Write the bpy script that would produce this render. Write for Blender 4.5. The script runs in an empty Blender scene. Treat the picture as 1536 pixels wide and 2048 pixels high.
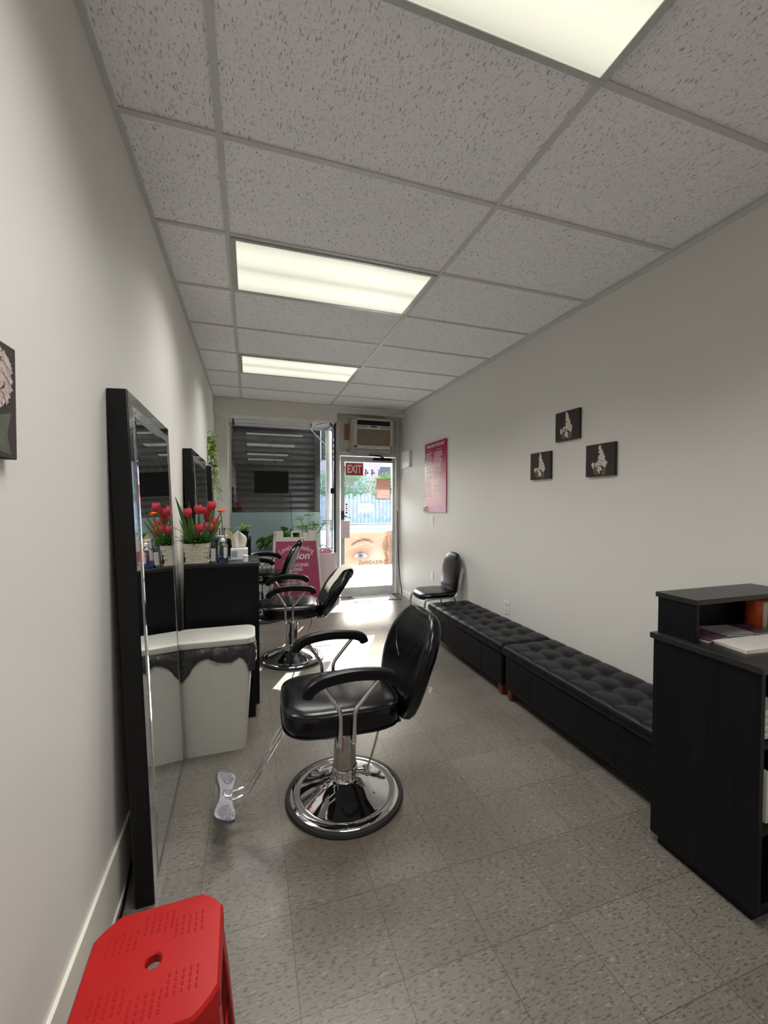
import bpy, bmesh, math, random
from mathutils import Vector, Matrix
PI = math.pi
S = bpy.context.scene
COL = S.collection

# ------------------------------------------------------------------ camera
F_PX, YAW, PITCH, ROLL, EYE = 827.18, .3134, -.0239, .0028, 1.4357
fw = Vector((math.sin(YAW)*math.cos(PITCH), math.cos(YAW)*math.cos(PITCH), math.sin(PITCH)))
r0 = Vector((math.cos(YAW), -math.sin(YAW), 0)); u0 = r0.cross(fw)
rt = r0*math.cos(ROLL)+u0*math.sin(ROLL); up = -r0*math.sin(ROLL)+u0*math.cos(ROLL)
cd = bpy.data.cameras.new('camera'); cam = bpy.data.objects.new('camera', cd); COL.objects.link(cam)
cd.sensor_fit = 'VERTICAL'; cd.sensor_height = 36; cd.sensor_width = 27
cd.lens = F_PX*36/2048; cd.clip_start = .02; cd.clip_end = 300
cam.matrix_world = Matrix(((rt.x, up.x, -fw.x, 0), (rt.y, up.y, -fw.y, 0), (rt.z, up.z, -fw.z, EYE), (0, 0, 0, 1)))
S.camera = cam

# ------------------------------------------------------------------ exposure, sky, sun
S.view_settings.view_transform = 'Standard'; S.view_settings.look = 'None'
S.view_settings.exposure = 0.22; S.view_settings.gamma = 1; S.view_settings.use_curve_mapping = False
S.cycles.max_bounces = 12; S.cycles.diffuse_bounces = 6; S.cycles.glossy_bounces = 6
S.cycles.transparent_max_bounces = 16; S.cycles.transmission_bounces = 8
S.cycles.sample_clamp_indirect = 6.0
S.cycles.use_denoising = True
SUN_E, SKY_K, LAMP_W, PANEL_E = 36.0, 6.6, 17.4, .70
SUN_T = Vector((-.446, -1, -.518)).normalized()          # the way the sunlight travels
w = bpy.data.worlds.new('sky'); S.world = w; w.use_nodes = True
nt = w.node_tree; bg = nt.nodes['Background']; sk = nt.nodes.new('ShaderNodeTexSky')
try:
    sk.sky_type = 'NISHITA'; sk.sun_disc = False; sk.sun_elevation = math.radians(25.3); sk.sun_rotation = math.radians(24)
    sk.air_density = 1.0; sk.dust_density = 2.0; sk.ozone_density = 1.0
except Exception: pass
hs = nt.nodes.new('ShaderNodeHueSaturation'); hs.inputs['Saturation'].default_value = .85
nt.links.new(sk.outputs[0], hs.inputs['Color']); nt.links.new(hs.outputs[0], bg.inputs['Color'])
bg.inputs['Strength'].default_value = SKY_K*.16
sl = bpy.data.lights.new('sun', 'SUN'); sl.energy = SUN_E; sl.angle = math.radians(.55); sl.color = (1, .97, .93)
so = bpy.data.objects.new('sun', sl); COL.objects.link(so)
so.rotation_euler = SUN_T.to_track_quat('-Z', 'Y').to_euler(); so.location = (3, 9, 6)

# ------------------------------------------------------------------ room measures
XL, XR, ZC, YE, YD, YG, YB = -.46, 2.242, 2.831, 5.97, 6.15, 6.62, -3.3   # walls, ceiling, ceiling's end, door plane, shop glass, back wall
TX0, TY0 = -.105, 1.728                       # ceiling grid
FX, FY, TILE = 1.0421, 1.7411, .3048          # floor tiles

# ------------------------------------------------------------------ materials
MATS = {}
class NT:
    def __init__(s, name):
        s.m = bpy.data.materials.new(name); s.m.use_nodes = True; s.t = s.m.node_tree
        s.b = s.t.nodes['Principled BSDF']; s.out = s.t.nodes['Material Output']; MATS[name] = s.m
    def n(s, typ, **kw):
        nd = s.t.nodes.new(typ)
        for k, v in kw.items():
            if k in nd.inputs.keys(): s.put(nd.inputs[k], v)
            else: setattr(nd, k, v)
        return nd
    def put(s, sock, v):
        if hasattr(v, 'is_output') or isinstance(v, bpy.types.NodeSocket): s.t.links.new(v, sock)
        else: sock.default_value = v
    def math(s, op, a, b=None, c=None):
        nd = s.t.nodes.new('ShaderNodeMath'); nd.operation = op
        for i, v in enumerate((a, b, c)):
            if v is not None: s.put(nd.inputs[i], v)
        return nd.outputs[0]
    def mix(s, f, a, b):
        nd = s.t.nodes.new('ShaderNodeMix'); nd.data_type = 'RGBA'
        s.put(nd.inputs[0], f); s.put(nd.inputs[6], a); s.put(nd.inputs[7], b); return nd.outputs[2]
    def noise(s, scale, detail=3, rough=.5, vec=None, dist=0):
        nd = s.n('ShaderNodeTexNoise', Scale=scale, Detail=detail, Roughness=rough, Distortion=dist)
        if vec is not None: s.t.links.new(vec, nd.inputs['Vector'])
        return nd.outputs[0]
    def obj(s): return s.n('ShaderNodeTexCoord').outputs['Object']
    def mapping(s, vec, sc=(1, 1, 1), rot=(0, 0, 0), loc=(0, 0, 0)):
        nd = s.n('ShaderNodeMapping'); s.t.links.new(vec, nd.inputs[0])
        nd.inputs['Scale'].default_value = sc; nd.inputs['Rotation'].default_value = rot; nd.inputs['Location'].default_value = loc
        return nd.outputs[0]
    def ramp(s, f, stops):
        nd = s.n('ShaderNodeValToRGB'); cr = nd.color_ramp
        while len(cr.elements) < len(stops): cr.elements.new(.5)
        for e, (p, c) in zip(cr.elements, stops): e.position = p; e.color = c if len(c) == 4 else (*c, 1)
        s.t.links.new(f, nd.inputs[0]); return nd.outputs[0]
    def bump(s, h, strength=.3, dist=.002):
        nd = s.n('ShaderNodeBump', Strength=strength, Distance=dist); s.t.links.new(h, nd.inputs['Height'])
        s.t.links.new(nd.outputs[0], s.b.inputs['Normal'])
    def set(s, **kw):
        for k, v in kw.items():
            k = k.replace('_', ' '); s.put(s.b.inputs[k], v if not (isinstance(v, tuple) and len(v) == 3) else (*v, 1))
        return s.m

def plain(name, col, rough=.5, metal=0, var=.06, scale=30, bump=0, **kw):
    t = NT(name); o = t.obj(); n = t.noise(scale, 3, .55, o)
    c0 = tuple(max(0, c*(1-var)) for c in col)+(1,); c1 = tuple(min(1, c*(1+var)) for c in col)+(1,)
    t.set(Base_Color=t.ramp(n, [(.3, c0), (.7, c1)]), Roughness=rough, Metallic=metal)
    for k, v in kw.items(): t.set(**{k: v})
    if bump: t.bump(t.noise(scale*6, 3, .6, o), bump, .001)
    return t.m

# painted walls
t = NT('wall paint'); o = t.obj()
big = t.noise(1.1, 2, .5, o); sm = t.noise(90, 3, .6, o)
t.set(Base_Color=t.ramp(big, [(.3, (.69, .672, .63)), (.7, (.715, .697, .657))]), Roughness=.55)
t.bump(t.math('ADD', sm, t.noise(9, 2, .5, o)), .12, .002); t.m
plain('trim paint', (.76, .74, .66), .35, var=.04, scale=6)
plain('white trim', (.78, .78, .78), .4, var=.05, scale=8)
plain('grid paint', (.60, .59, .58), .45, var=.03)
# ceiling tile with directional fissures
t = NT('ceiling tile'); o = t.obj()
wob = t.noise(2.0, 2, .5, o)
mp = t.mapping(o, (150, 52, 20), (0, 0, .45)); v1 = t.noise(1.0, 2.5, .6, mp, .5)
mp2 = t.mapping(o, (260, 100, 40), (0, 0, .25), (3, 1, 0)); v2 = t.noise(1.0, 2, .6, mp2, .4)
f = t.math('MAXIMUM', t.ramp(v1, [(.60, (0, 0, 0)), (.65, (1, 1, 1))]), t.math('MULTIPLY', t.ramp(v2, [(.64, (0, 0, 0)), (.68, (1, 1, 1))]), .8))
base = t.ramp(wob, [(.3, (.90, .885, .90)), (.7, (.93, .915, .93))])
t.set(Base_Color=t.mix(f, base, (.47, .455, .45, 1)), Roughness=.9)
t.bump(t.math('MULTIPLY', f, -1.0), .5, .003)
# vinyl floor tile
t = NT('vinyl floor tile'); o = t.obj()
sp = t.n('ShaderNodeSeparateXYZ'); t.t.links.new(o, sp.inputs[0]); X, Y = sp.outputs[0], sp.outputs[1]
ux = t.math('DIVIDE', t.math('SUBTRACT', X, FX), TILE); uy = t.math('DIVIDE', t.math('SUBTRACT', Y, FY), TILE)
par = t.math('MODULO', t.math('ADD', t.math('ADD', t.math('FLOOR', ux), t.math('FLOOR', uy)), 400), 2)
def line(u):
    fr = t.math('FRACT', u); d = t.math('MINIMUM', fr, t.math('SUBTRACT', 1, fr)); return t.math('LESS_THAN', d, .0042)
joint = t.math('MAXIMUM', line(ux), line(uy))
def flecks(rot, lo):
    mp = t.mapping(o, (46, 150, 30), (0, 0, rot), lo); n1 = t.noise(1, 2.2, .55, mp, .3)
    mp = t.mapping(o, (34, 105, 30), (0, 0, rot+.1), (lo[0]+7, 2, 5)); n2 = t.noise(1, 2, .5, mp, .3)
    return n1, n2
a1, a2 = flecks(.1, (0, 0, 0)); b1, b2 = flecks(PI/2+.1, (3, 9, 1))
n1 = t.n('ShaderNodeMix'); n1.data_type = 'FLOAT'; t.put(n1.inputs[0], par); t.put(n1.inputs[2], a1); t.put(n1.inputs[3], b1)
n2 = t.n('ShaderNodeMix'); n2.data_type = 'FLOAT'; t.put(n2.inputs[0], par); t.put(n2.inputs[2], a2); t.put(n2.inputs[3], b2)
tone = t.noise(2.2, 3, .6, o)
wn = t.n('ShaderNodeTexWhiteNoise', noise_dimensions='2D'); cb = t.n('ShaderNodeCombineXYZ')
t.put(cb.inputs[0], t.math('FLOOR', ux)); t.put(cb.inputs[1], t.math('FLOOR', uy)); t.put(wn.inputs['Vector'], cb.outputs[0])
tv = t.math('ADD', t.math('MULTIPLY', wn.outputs[0], .35), t.math('MULTIPLY', tone, .65))
base = t.ramp(tv, [(.25, (.122, .110, .092)), (.75, (.172, .157, .134))])
c = t.mix(t.ramp(n1.outputs[0], [(.53, (0, 0, 0)), (.64, (.7, .7, .7))]), base, (.055, .048, .04, 1))
c = t.mix(t.ramp(n2.outputs[0], [(.61, (0, 0, 0)), (.72, (.55, .55, .55))]), c, (.27, .255, .225, 1))
# worn ring and dirt round the front chair's base, and dark scuffs
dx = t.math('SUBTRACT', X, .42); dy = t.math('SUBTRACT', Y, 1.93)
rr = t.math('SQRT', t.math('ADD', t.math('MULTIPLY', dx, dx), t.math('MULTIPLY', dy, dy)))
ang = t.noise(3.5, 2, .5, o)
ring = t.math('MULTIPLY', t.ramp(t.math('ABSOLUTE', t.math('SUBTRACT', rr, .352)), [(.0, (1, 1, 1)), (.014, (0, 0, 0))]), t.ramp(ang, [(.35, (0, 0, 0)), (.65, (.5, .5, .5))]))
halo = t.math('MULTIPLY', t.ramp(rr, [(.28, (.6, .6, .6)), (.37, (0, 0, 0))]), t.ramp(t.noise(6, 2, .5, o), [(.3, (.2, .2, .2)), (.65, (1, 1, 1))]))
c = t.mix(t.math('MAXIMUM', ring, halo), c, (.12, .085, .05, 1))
sx = t.math('SUBTRACT', X, -.02); sy = t.math('SUBTRACT', Y, 1.70)
sc_ = t.math('MULTIPLY', t.ramp(t.math('SQRT', t.math('ADD', t.math('MULTIPLY', sx, sx), t.math('MULTIPLY', sy, sy))), [(.03, (.5, .5, .5)), (.2, (0, 0, 0))]), t.ramp(t.noise(14, 3, .6, o), [(.4, (.2, .2, .2)), (.62, (1, 1, 1))]))
c = t.mix(sc_, c, (.07, .065, .06, 1))
c = t.mix(t.math('MULTIPLY', joint, .85), c, (.06, .052, .045, 1))
wear = t.noise(3.0, 3, .6, o)
t.set(Base_Color=c, Roughness=t.ramp(wear, [(.3, (.25, .25, .25)), (.7, (.38, .38, .38))]))
t.b.inputs['Specular IOR Level'].default_value = .45
t.bump(t.math('SUBTRACT', t.noise(5, 2, .5, o), t.math('MULTIPLY', joint, .5)), .08, .004)

def vinyl(name, col, rough):
    t = NT(name); o = t.obj()
    t.set(Base_Color=t.ramp(t.noise(12, 2, .5, o), [(.3, tuple(c*.85 for c in col)), (.7, tuple(c*1.15 for c in col))]), Roughness=rough)
    t.b.inputs['Specular IOR Level'].default_value = .35
    t.bump(t.math('ADD', t.noise(260, 2, .5, o), t.math('MULTIPLY', t.noise(10, 2, .5, o), 2.0)), .10, .002); return t.m
vinyl('black vinyl', (.0025, .0025, .004), .21); M_ = MATS['black vinyl'].node_tree.nodes['Principled BSDF'].inputs['Specular IOR Level']; M_.default_value = .40
vinyl('grey vinyl back', (.16, .16, .17), .45)
vinyl('bench leather', (.0030, .0031, .0048), .38); MATS['bench leather'].node_tree.nodes['Principled BSDF'].inputs['Specular IOR Level'].default_value = .24
plain('tufted cloth', (.028, .028, .026), .62, var=.15, scale=200, bump=.2)
plain('black plastic', (.003, .003, .0038), .33, var=.2, Specular_IOR_Level=.3)
plain('black rubber', (.010, .010, .011), .6, var=.2)
t = NT('chrome'); t.set(Base_Color=(.78, .78, .79), Metallic=1.0, Roughness=.055); o = t.obj(); t.bump(t.noise(6, 2, .5, o), .03, .004)
plain('worn chrome', (.55, .53, .50), .16, 1, var=.12, scale=40)
plain('cast aluminium', (.22, .22, .26), .48, 1, var=.15, scale=60, bump=.2)
plain('frame aluminium', (.62, .61, .60), .42, .15, var=.07, scale=9)
t = NT('black wood veneer'); o = t.obj(); mp = t.mapping(o, (60, 60, 3))
g = t.noise(1, 4, .6, mp, .4)
t.set(Base_Color=t.ramp(g, [(.35, (.0022, .0022, .0032)), (.7, (.0055, .0055, .0072))]), Roughness=.45, Specular_IOR_Level=.22); t.bump(g, .25, .001)
t = NT('grained worktop'); o = t.obj(); mp = t.mapping(o, (3, 50, 50), (0, 0, .1)); g = t.noise(1, 4, .6, mp, 1.2)
t.set(Base_Color=t.ramp(g, [(.35, (.010, .010, .010)), (.7, (.024, .023, .022))]), Roughness=.36, Specular_IOR_Level=.4); t.bump(g, .2, .001)
plain('reddish brown wood', (.11, .022, .012), .35, var=.3, scale=25)
t = NT('mirror glass'); t.set(Base_Color=(.90, .93, .93), Metallic=1.0, Roughness=.012)
t = NT('bevelled mirror'); t.set(Base_Color=(.80, .84, .87), Metallic=1.0, Roughness=.05)
t = NT('crushed crystal'); o = t.obj(); vo = t.n('ShaderNodeTexVoronoi', Scale=190.0); t.t.links.new(o, vo.inputs['Vector'])
t.set(Base_Color=t.ramp(vo.outputs['Distance'], [(.1, (.85, .87, .9)), (.6, (.18, .2, .22))]), Metallic=.8, Roughness=.15); t.bump(vo.outputs['Distance'], 1.0, .004)

def glass(name, tint=(.94, .97, .97), refl=1.0, rough=0.0, ior=1.5):
    t = NT(name); t.t.nodes.remove(t.b)
    tr = t.n('ShaderNodeBsdfTransparent', Color=(*tint, 1)); gl = t.n('ShaderNodeBsdfGlossy', Roughness=rough); gl.inputs['Color'].default_value = (refl, refl, refl, 1)
    fr = t.n('ShaderNodeFresnel', IOR=ior); mx = t.n('ShaderNodeMixShader')
    t.t.links.new(fr.outputs[0], mx.inputs[0]); t.t.links.new(tr.outputs[0], mx.inputs[1]); t.t.links.new(gl.outputs[0], mx.inputs[2])
    t.t.links.new(mx.outputs[0], t.out.inputs[0]); return t.m
glass('window glass'); glass('shop glass', (.80, .84, .86), 1.0, .0, 2.1); glass('clear plastic', (.90, .93, .95), 1, .03); glass('blue gel', (.45, .62, .92), 1, .03)
def film(name, colnode_or_col, trans=.6, clear=.0):
    """printed or frosted sheet that lets light through"""
    t = NT(name); t.t.nodes.remove(t.b)
    if callable(colnode_or_col): col = colnode_or_col(t)
    else: col = t.ramp(t.noise(5, 2, .5, t.obj()), [(.3, tuple(c*.96 for c in colnode_or_col)), (.7, colnode_or_col)])
    d = t.n('ShaderNodeBsdfDiffuse'); tl = t.n('ShaderNodeBsdfTranslucent'); mx = t.n('ShaderNodeMixShader'); mx.inputs[0].default_value = trans
    t.t.links.new(col, d.inputs[0]); t.t.links.new(col, tl.inputs[0])
    t.t.links.new(d.outputs[0], mx.inputs[1]); t.t.links.new(tl.outputs[0], mx.inputs[2]); last = mx.outputs[0]
    if clear:
        tr = t.n('ShaderNodeBsdfTransparent'); m2 = t.n('ShaderNodeMixShader'); m2.inputs[0].default_value = clear
        t.t.links.new(last, m2.inputs[1]); t.t.links.new(tr.outputs[0], m2.inputs[2]); last = m2.outputs[0]
    t.t.links.new(last, t.out.inputs[0]); return t.m
film('frosted teal sheet', (.48, .62, .62), .45, .04)
film('skin print', (.84, .62, .52), .17); film('light skin print', (.92, .74, .65), .6); film('brow print', (.62, .42, .35), .5)
film('eye white print', (.96, .94, .93), .6); film('iris print', (.50, .52, .55), .5); film('pupil print', (.2, .18, .18), .4)
def eye_print(t):
    o = t.obj(); sp = t.n('ShaderNodeSeparateXYZ'); t.t.links.new(o, sp.inputs[0]); x, z = sp.outputs[0], sp.outputs[2]; m_ = t.math
    def sm(v, w_): return m_('MINIMUM', m_('MAXIMUM', m_('DIVIDE', v, w_), 0.0), 1.0)
    def ell(cx, cz, a, b, w_=.15):
        dx, dz = m_('DIVIDE', m_('SUBTRACT', x, cx), a), m_('DIVIDE', m_('SUBTRACT', z, cz), b)
        return sm(m_('SUBTRACT', 1, m_('SQRT', m_('ADD', m_('MULTIPLY', dx, dx), m_('MULTIPLY', dz, dz)))), w_)
    def par(c, k, x0): d = m_('SUBTRACT', x, x0); return m_('ADD', c, m_('MULTIPLY', m_('MULTIPLY', d, d), k))
    c = t.mix(t.noise(4, 2, .5, o), (.80, .50, .37, 1), (.86, .60, .47, 1))
    c = t.mix(m_('MULTIPLY', ell(-.13, .19, .24, .13, .7), .6), c, (.50, .27, .21, 1))
    c = t.mix(ell(.13, .12, .16, .16, .8), c, (.93, .74, .62, 1))
    zb = par(.405, -2.0, -.07)
    brow = m_('MULTIPLY', sm(m_('SUBTRACT', .030, m_('ABSOLUTE', m_('SUBTRACT', z, zb))), .018), ell(-.11, .38, .21, .13, .25))
    c = t.mix(m_('MULTIPLY', brow, .8), c, (.27, .13, .10, 1))
    zu, zl = par(.215, -4.2, -.12), par(.120, 2.4, -.12)
    alm = m_('MULTIPLY', sm(m_('SUBTRACT', zu, z), .006), sm(m_('SUBTRACT', z, zl), .006))
    c = t.mix(alm, c, (.93, .86, .82, 1))
    c = t.mix(m_('MULTIPLY', alm, ell(-.125, .165, .052, .052, .12)), c, (.32, .34, .37, 1))
    c = t.mix(m_('MULTIPLY', alm, ell(-.125, .165, .030, .030, .6)), c, (.50, .52, .55, 1))
    c = t.mix(m_('MULTIPLY', alm, ell(-.125, .165, .018, .018, .2)), c, (.05, .04, .05, 1))
    c = t.mix(ell(-.112, .180, .008, .008, .3), c, (.95, .95, .95, 1))
    lash = m_('MULTIPLY', sm(m_('SUBTRACT', .009, m_('ABSOLUTE', m_('SUBTRACT', z, zu))), .006), ell(-.12, .18, .15, .10, .1))
    c = t.mix(m_('MULTIPLY', lash, .8), c, (.12, .06, .05, 1))
    crease = m_('MULTIPLY', sm(m_('SUBTRACT', .006, m_('ABSOLUTE', m_('SUBTRACT', z, par(.262, -3.2, -.11)))), .006), ell(-.11, .22, .17, .12, .3))
    c = t.mix(m_('MULTIPLY', crease, .5), c, (.40, .20, .15, 1))
    hair = m_('MULTIPLY', sm(m_('SUBTRACT', x, m_('ADD', .235, m_('MULTIPLY', m_('SINE', m_('MULTIPLY', z, 16)), .025))), .03), t.ramp(t.noise(1, 3, .6, t.mapping(o, (30, 1, 4), (0, .3, 0))), [(.35, (.25, .25, .25)), (.6, (1, 1, 1))]))
    c = t.mix(hair, c, (.36, .19, .12, 1))
    for k_, z0 in ((.342, .37), (-.49, .347)): c = t.mix(sm(m_('SUBTRACT', .0022, m_('ABSOLUTE', m_('SUBTRACT', z, m_('ADD', z0, m_('MULTIPLY', x, k_))))), .001), c, (1, 1, 1, 1))
    return c
film('eye print', eye_print, .075); film('pale print', (.93, .80, .74), .5); film('paper', (.80, .79, .76), .35); film('faded film', (.5, .52, .55), .3, .5); film('red paper', (.88, .42, .36), .10); plain('exit red', (.62, .02, .03), .4, var=.04); plain('letter film', (.90, .88, .88), .5, var=.02)
film('tissue paper', (.82, .80, .75), .5); film('pink tissue', (.75, .28, .42), .35); film('petal red', (.60, .075, .10), .25)
film('petal edge', (.80, .22, .16), .3); film('orange petal', (.85, .16, .02), .3); film('leaf green', (.17, .32, .07), .35)
film('dark leaf', (.06, .15, .035), .3); film('yellow green leaf', (.42, .52, .12), .4); film('dried leaf', (.45, .33, .15), .3)
film('tulip leaf', (.10, .20, .055), .35); film('bin bag', (.028, .025, .025), .25, .12); film('red stem', (.35, .06, .03), .3)
t = NT('bin bag film'); o = t.obj(); t.set(Base_Color=(.03, .028, .028), Roughness=.3); t.bump(t.noise(35, 4, .65, o, .8), .7, .01)
def lampmat(name, col, e):
    t = NT(name); o = t.obj(); sp = t.n('ShaderNodeSeparateXYZ'); t.t.links.new(o, sp.inputs[0])
    wv = t.math('ABSOLUTE', t.math('SINE', t.math('MULTIPLY', sp.outputs[1], 2*PI/.52)))      # two tubes behind the prismatic sheet
    k = t.math('MULTIPLY', t.math('ADD', t.math('MULTIPLY', t.math('POWER', wv, .7), .42), .68), e)
    t.set(Base_Color=(.5, .5, .48), Roughness=.4, Emission_Color=(*col, 1), Emission_Strength=k)
    ck = t.n('ShaderNodeTexVoronoi', Scale=160.0); t.t.links.new(o, ck.inputs['Vector']); t.bump(ck.outputs['Distance'], .3, .002); return t.m
lampmat('lit prismatic diffuser', (1, .985, .80), PANEL_E)
plain('lamp rim', (.50, .50, .49), .3, .2)
plain('off white plastic', (.48, .47, .42), .4, var=.03); plain('white plastic', (.74, .74, .72), .38, var=.03)
plain('ac cream plastic', (.56, .52, .44), .4, var=.06, scale=15); plain('ac grey plastic', (.33, .33, .33), .4); plain('ac dark louvre', (.02, .02, .025), .5)
plain('ac grille brown', (.34, .29, .22), .5, var=.1)
t = NT('glossy planter'); o = t.obj(); t.set(Base_Color=(.66, .62, .52), Roughness=.28)
plain('red plastic', (.36, .008, .008), .42, var=.08, scale=5, bump=.05, Specular_IOR_Level=.22)
plain('sign beige', (.52, .49, .42), .5); plain('magenta print', (.30, .040, .105), .42, var=.04); plain('sign letter', (.62, .52, .52), .5)
t = NT('price list print'); o = t.obj(); sp = t.n('ShaderNodeSeparateXYZ'); t.t.links.new(o, sp.inputs[0])
t.set(Base_Color=t.ramp(t.math('ADD', sp.outputs[2], t.math('MULTIPLY', t.noise(4, 2, .5, o), .25)), [(.08, (.52, .20, .33)), (.40, (.42, .06, .21)), (.95, (.33, .015, .07))]), Roughness=.25)
plain('white ink', (.78, .72, .72), .5, var=.02); plain('black ink', (.01, .01, .02), .4); plain('gold ink', (.55, .33, .08), .5)
film('pink board', (.80, .66, .70), .1); plain('pink cloth', (.55, .05, .20), .7)
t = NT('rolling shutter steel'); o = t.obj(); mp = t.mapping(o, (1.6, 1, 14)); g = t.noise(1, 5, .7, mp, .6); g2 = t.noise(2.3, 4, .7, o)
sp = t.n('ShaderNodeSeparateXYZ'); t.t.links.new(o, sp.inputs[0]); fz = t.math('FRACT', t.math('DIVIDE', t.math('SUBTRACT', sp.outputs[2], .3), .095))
slat_shading = t.ramp(fz, [(.0, (.15, .15, .15)), (.10, (.75, .75, .75)), (.35, (1.0, 1.0, 1.0)), (.62, (.8, .8, .8)), (.80, (.12, .12, .12))])      # joint shade and slat highlights painted into the steel colour
k = t.math('MULTIPLY', t.math('MULTIPLY', g, g2), slat_shading)
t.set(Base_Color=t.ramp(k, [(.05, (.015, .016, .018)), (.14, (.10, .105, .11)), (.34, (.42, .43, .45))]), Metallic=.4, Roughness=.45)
plain('dark steel', (.045, .046, .055), .5, .4); plain('mat grey', (.30, .30, .30), .9, var=.25, scale=120, bump=.4); plain('mat border', (.05, .05, .055), .8)
plain('canvas brown', (.040, .028, .026), .85, var=.12, scale=14); plain('lilac petal', (.60, .57, .50), .8, var=.15, scale=60)
plain('pink petal paint', (.50, .40, .38), .8, var=.2, scale=40); plain('olive leaf paint', (.10, .11, .08), .8, var=.25, scale=25); plain('brown leaf paint', (.14, .09, .065), .8, var=.2)
plain('outlet grey', (.55, .55, .53), .4)
plain('soil', (.02, .015, .01), .95)
plain('white cloth', (.62, .60, .52), .85, var=.05, scale=20, bump=.3); plain('cork', (.3, .12, .05), .7)
plain('pavement concrete', (.50, .49, .47), .85, var=.12, scale=7, bump=.3); plain('asphalt', (.30, .32, .36), .85, var=.12, scale=3)
plain('pink brick', (.62, .45, .46), .85, var=.12, scale=4); plain('picket paint', (.47, .50, .55), .7, var=.35, scale=3); plain('facade render', (.45, .42, .40), .8)
plain('dark window', (.05, .06, .08), .15); film('hedge leaf', (.32, .50, .28), .4); plain('bark', (.10, .08, .06), .9)
plain('orange label', (.55, .09, .02), .4, var=.1); plain('magazine dark', (.10, .05, .07), .35, var=.5, scale=40); plain('paper stack', (.62, .58, .53), .6, var=.03)
plain('green plastic', (.02, .25, .10), .4); plain('pen pink', (.6, .25, .25), .4)
M = MATS

# ------------------------------------------------------------------ geometry helpers
def B(): return bmesh.new()
def box(bm, x0, x1, y0, y1, z0, z1, mat=None):
    vs = [bm.verts.new(Vector(p)) for p in ((x0, y0, z0), (x1, y0, z0), (x1, y1, z0), (x0, y1, z0), (x0, y0, z1), (x1, y0, z1), (x1, y1, z1), (x0, y1, z1))]
    if mat is not None:
        for v in vs: v.co = mat @ v.co
    for f in ((0, 3, 2, 1), (4, 5, 6, 7), (0, 1, 5, 4), (1, 2, 6, 5), (2, 3, 7, 6), (3, 0, 4, 7)): bm.faces.new([vs[i] for i in f])
    return vs
def loft(bm, rings, cap=True, closed=True):
    R = [[bm.verts.new(Vector(p)) for p in r] for r in rings]; n = len(R[0])
    for a, b in zip(R, R[1:]):
        for i in range(n if closed else n-1): bm.faces.new((a[i], a[(i+1) % n], b[(i+1) % n], b[i]))
    if cap and closed:
        bm.faces.new(list(reversed(R[0]))); bm.faces.new(R[-1])
    return R
def lathe(bm, prof, n=40, c=(0, 0, 0), ax='z', cap=True):
    rings = []
    for r, z in prof:
        ring = []
        for i in range(n):
            a = 2*PI*i/n; x, y = r*math.cos(a), r*math.sin(a)
            p = {'z': (x, y, z), 'y': (x, z, -y), 'x': (z, x, y)}[ax]
            ring.append((p[0]+c[0], p[1]+c[1], p[2]+c[2]))
        rings.append(ring)
    loft(bm, rings, cap)
def smooth_path(pts, k=6):
    P = [Vector(p) for p in pts]
    if len(P) < 3: return P
    out = []
    for i in range(len(P)-1):
        p0, p1, p2, p3 = P[max(i-1, 0)], P[i], P[i+1], P[min(i+2, len(P)-1)]
        for j in range(k):
            s = j/k; out.append(.5*((2*p1)+(-p0+p2)*s+(2*p0-5*p1+4*p2-p3)*s*s+(-p0+3*p1-3*p2+p3)*s**3))
    out.append(P[-1]); return out
def tube(bm, pts, r, n=10, smooth=True, k=6, cap=True, sect=None):
    """sweep a round (or given) section along a path; r may be a function of 0..1"""
    P = smooth_path(pts, k) if smooth else [Vector(p) for p in pts]
    T = [(P[min(i+1, len(P)-1)]-P[max(i-1, 0)]).normalized() for i in range(len(P))]
    ref = Vector((0, 0, 1)) if abs(T[0].z) < .9 else Vector((0, 1, 0)); N = (ref-T[0]*ref.dot(T[0])).normalized(); rings = []
    for i, p in enumerate(P):
        N = (N-T[i]*N.dot(T[i])).normalized(); Bn = T[i].cross(N); rad = r(i/(len(P)-1)) if callable(r) else r
        if sect: rings.append([p+Bn*a*rad+N*b*rad for a, b in sect])
        else: rings.append([p+Bn*rad*math.cos(2*PI*j/n)+N*rad*math.sin(2*PI*j/n) for j in range(n)])
    loft(bm, rings, cap)
def prism(bm, poly, axis, a, b):
    """extrude a 2-D outline; axis 'x' takes (y,z), 'y' takes (x,z), 'z' takes (x,y)"""
    mk = {'x': lambda p, t: (t, p[0], p[1]), 'y': lambda p, t: (p[0], t, p[1]), 'z': lambda p, t: (p[0], p[1], t)}[axis]
    loft(bm, [[mk(p, a) for p in poly], [mk(p, b) for p in poly]])
def rrect(w_, h_, r, n=6, cx=0, cy=0):
    out = []
    for sx, sy, a0 in ((1, 1, 0), (-1, 1, PI/2), (-1, -1, PI), (1, -1, 3*PI/2)):
        for i in range(n+1):
            a = a0+PI/2*i/n; out.append((cx+sx*(w_/2-r)+r*math.cos(a), cy+sy*(h_/2-r)+r*math.sin(a)))
    return out
def ellipse(cx, cz, a, b, n=20, rot=0, t0=0, t1=2*PI):
    full = abs(t1-t0-2*PI) < 1e-6; m = n if full else n+1; out = []
    for i in range(m):
        t = t0+(t1-t0)*i/n; x, z = a*math.cos(t), b*math.sin(t)
        out.append((cx+x*math.cos(rot)-z*math.sin(rot), cz+x*math.sin(rot)+z*math.cos(rot)))
    return out
def flat(bm, poly, axis, t):
    mk = {'x': lambda p: (t, p[0], p[1]), 'y': lambda p: (p[0], t, p[1]), 'z': lambda p: (p[0], p[1], t)}[axis]
    bm.faces.new([bm.verts.new(mk(p)) for p in poly])
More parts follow.
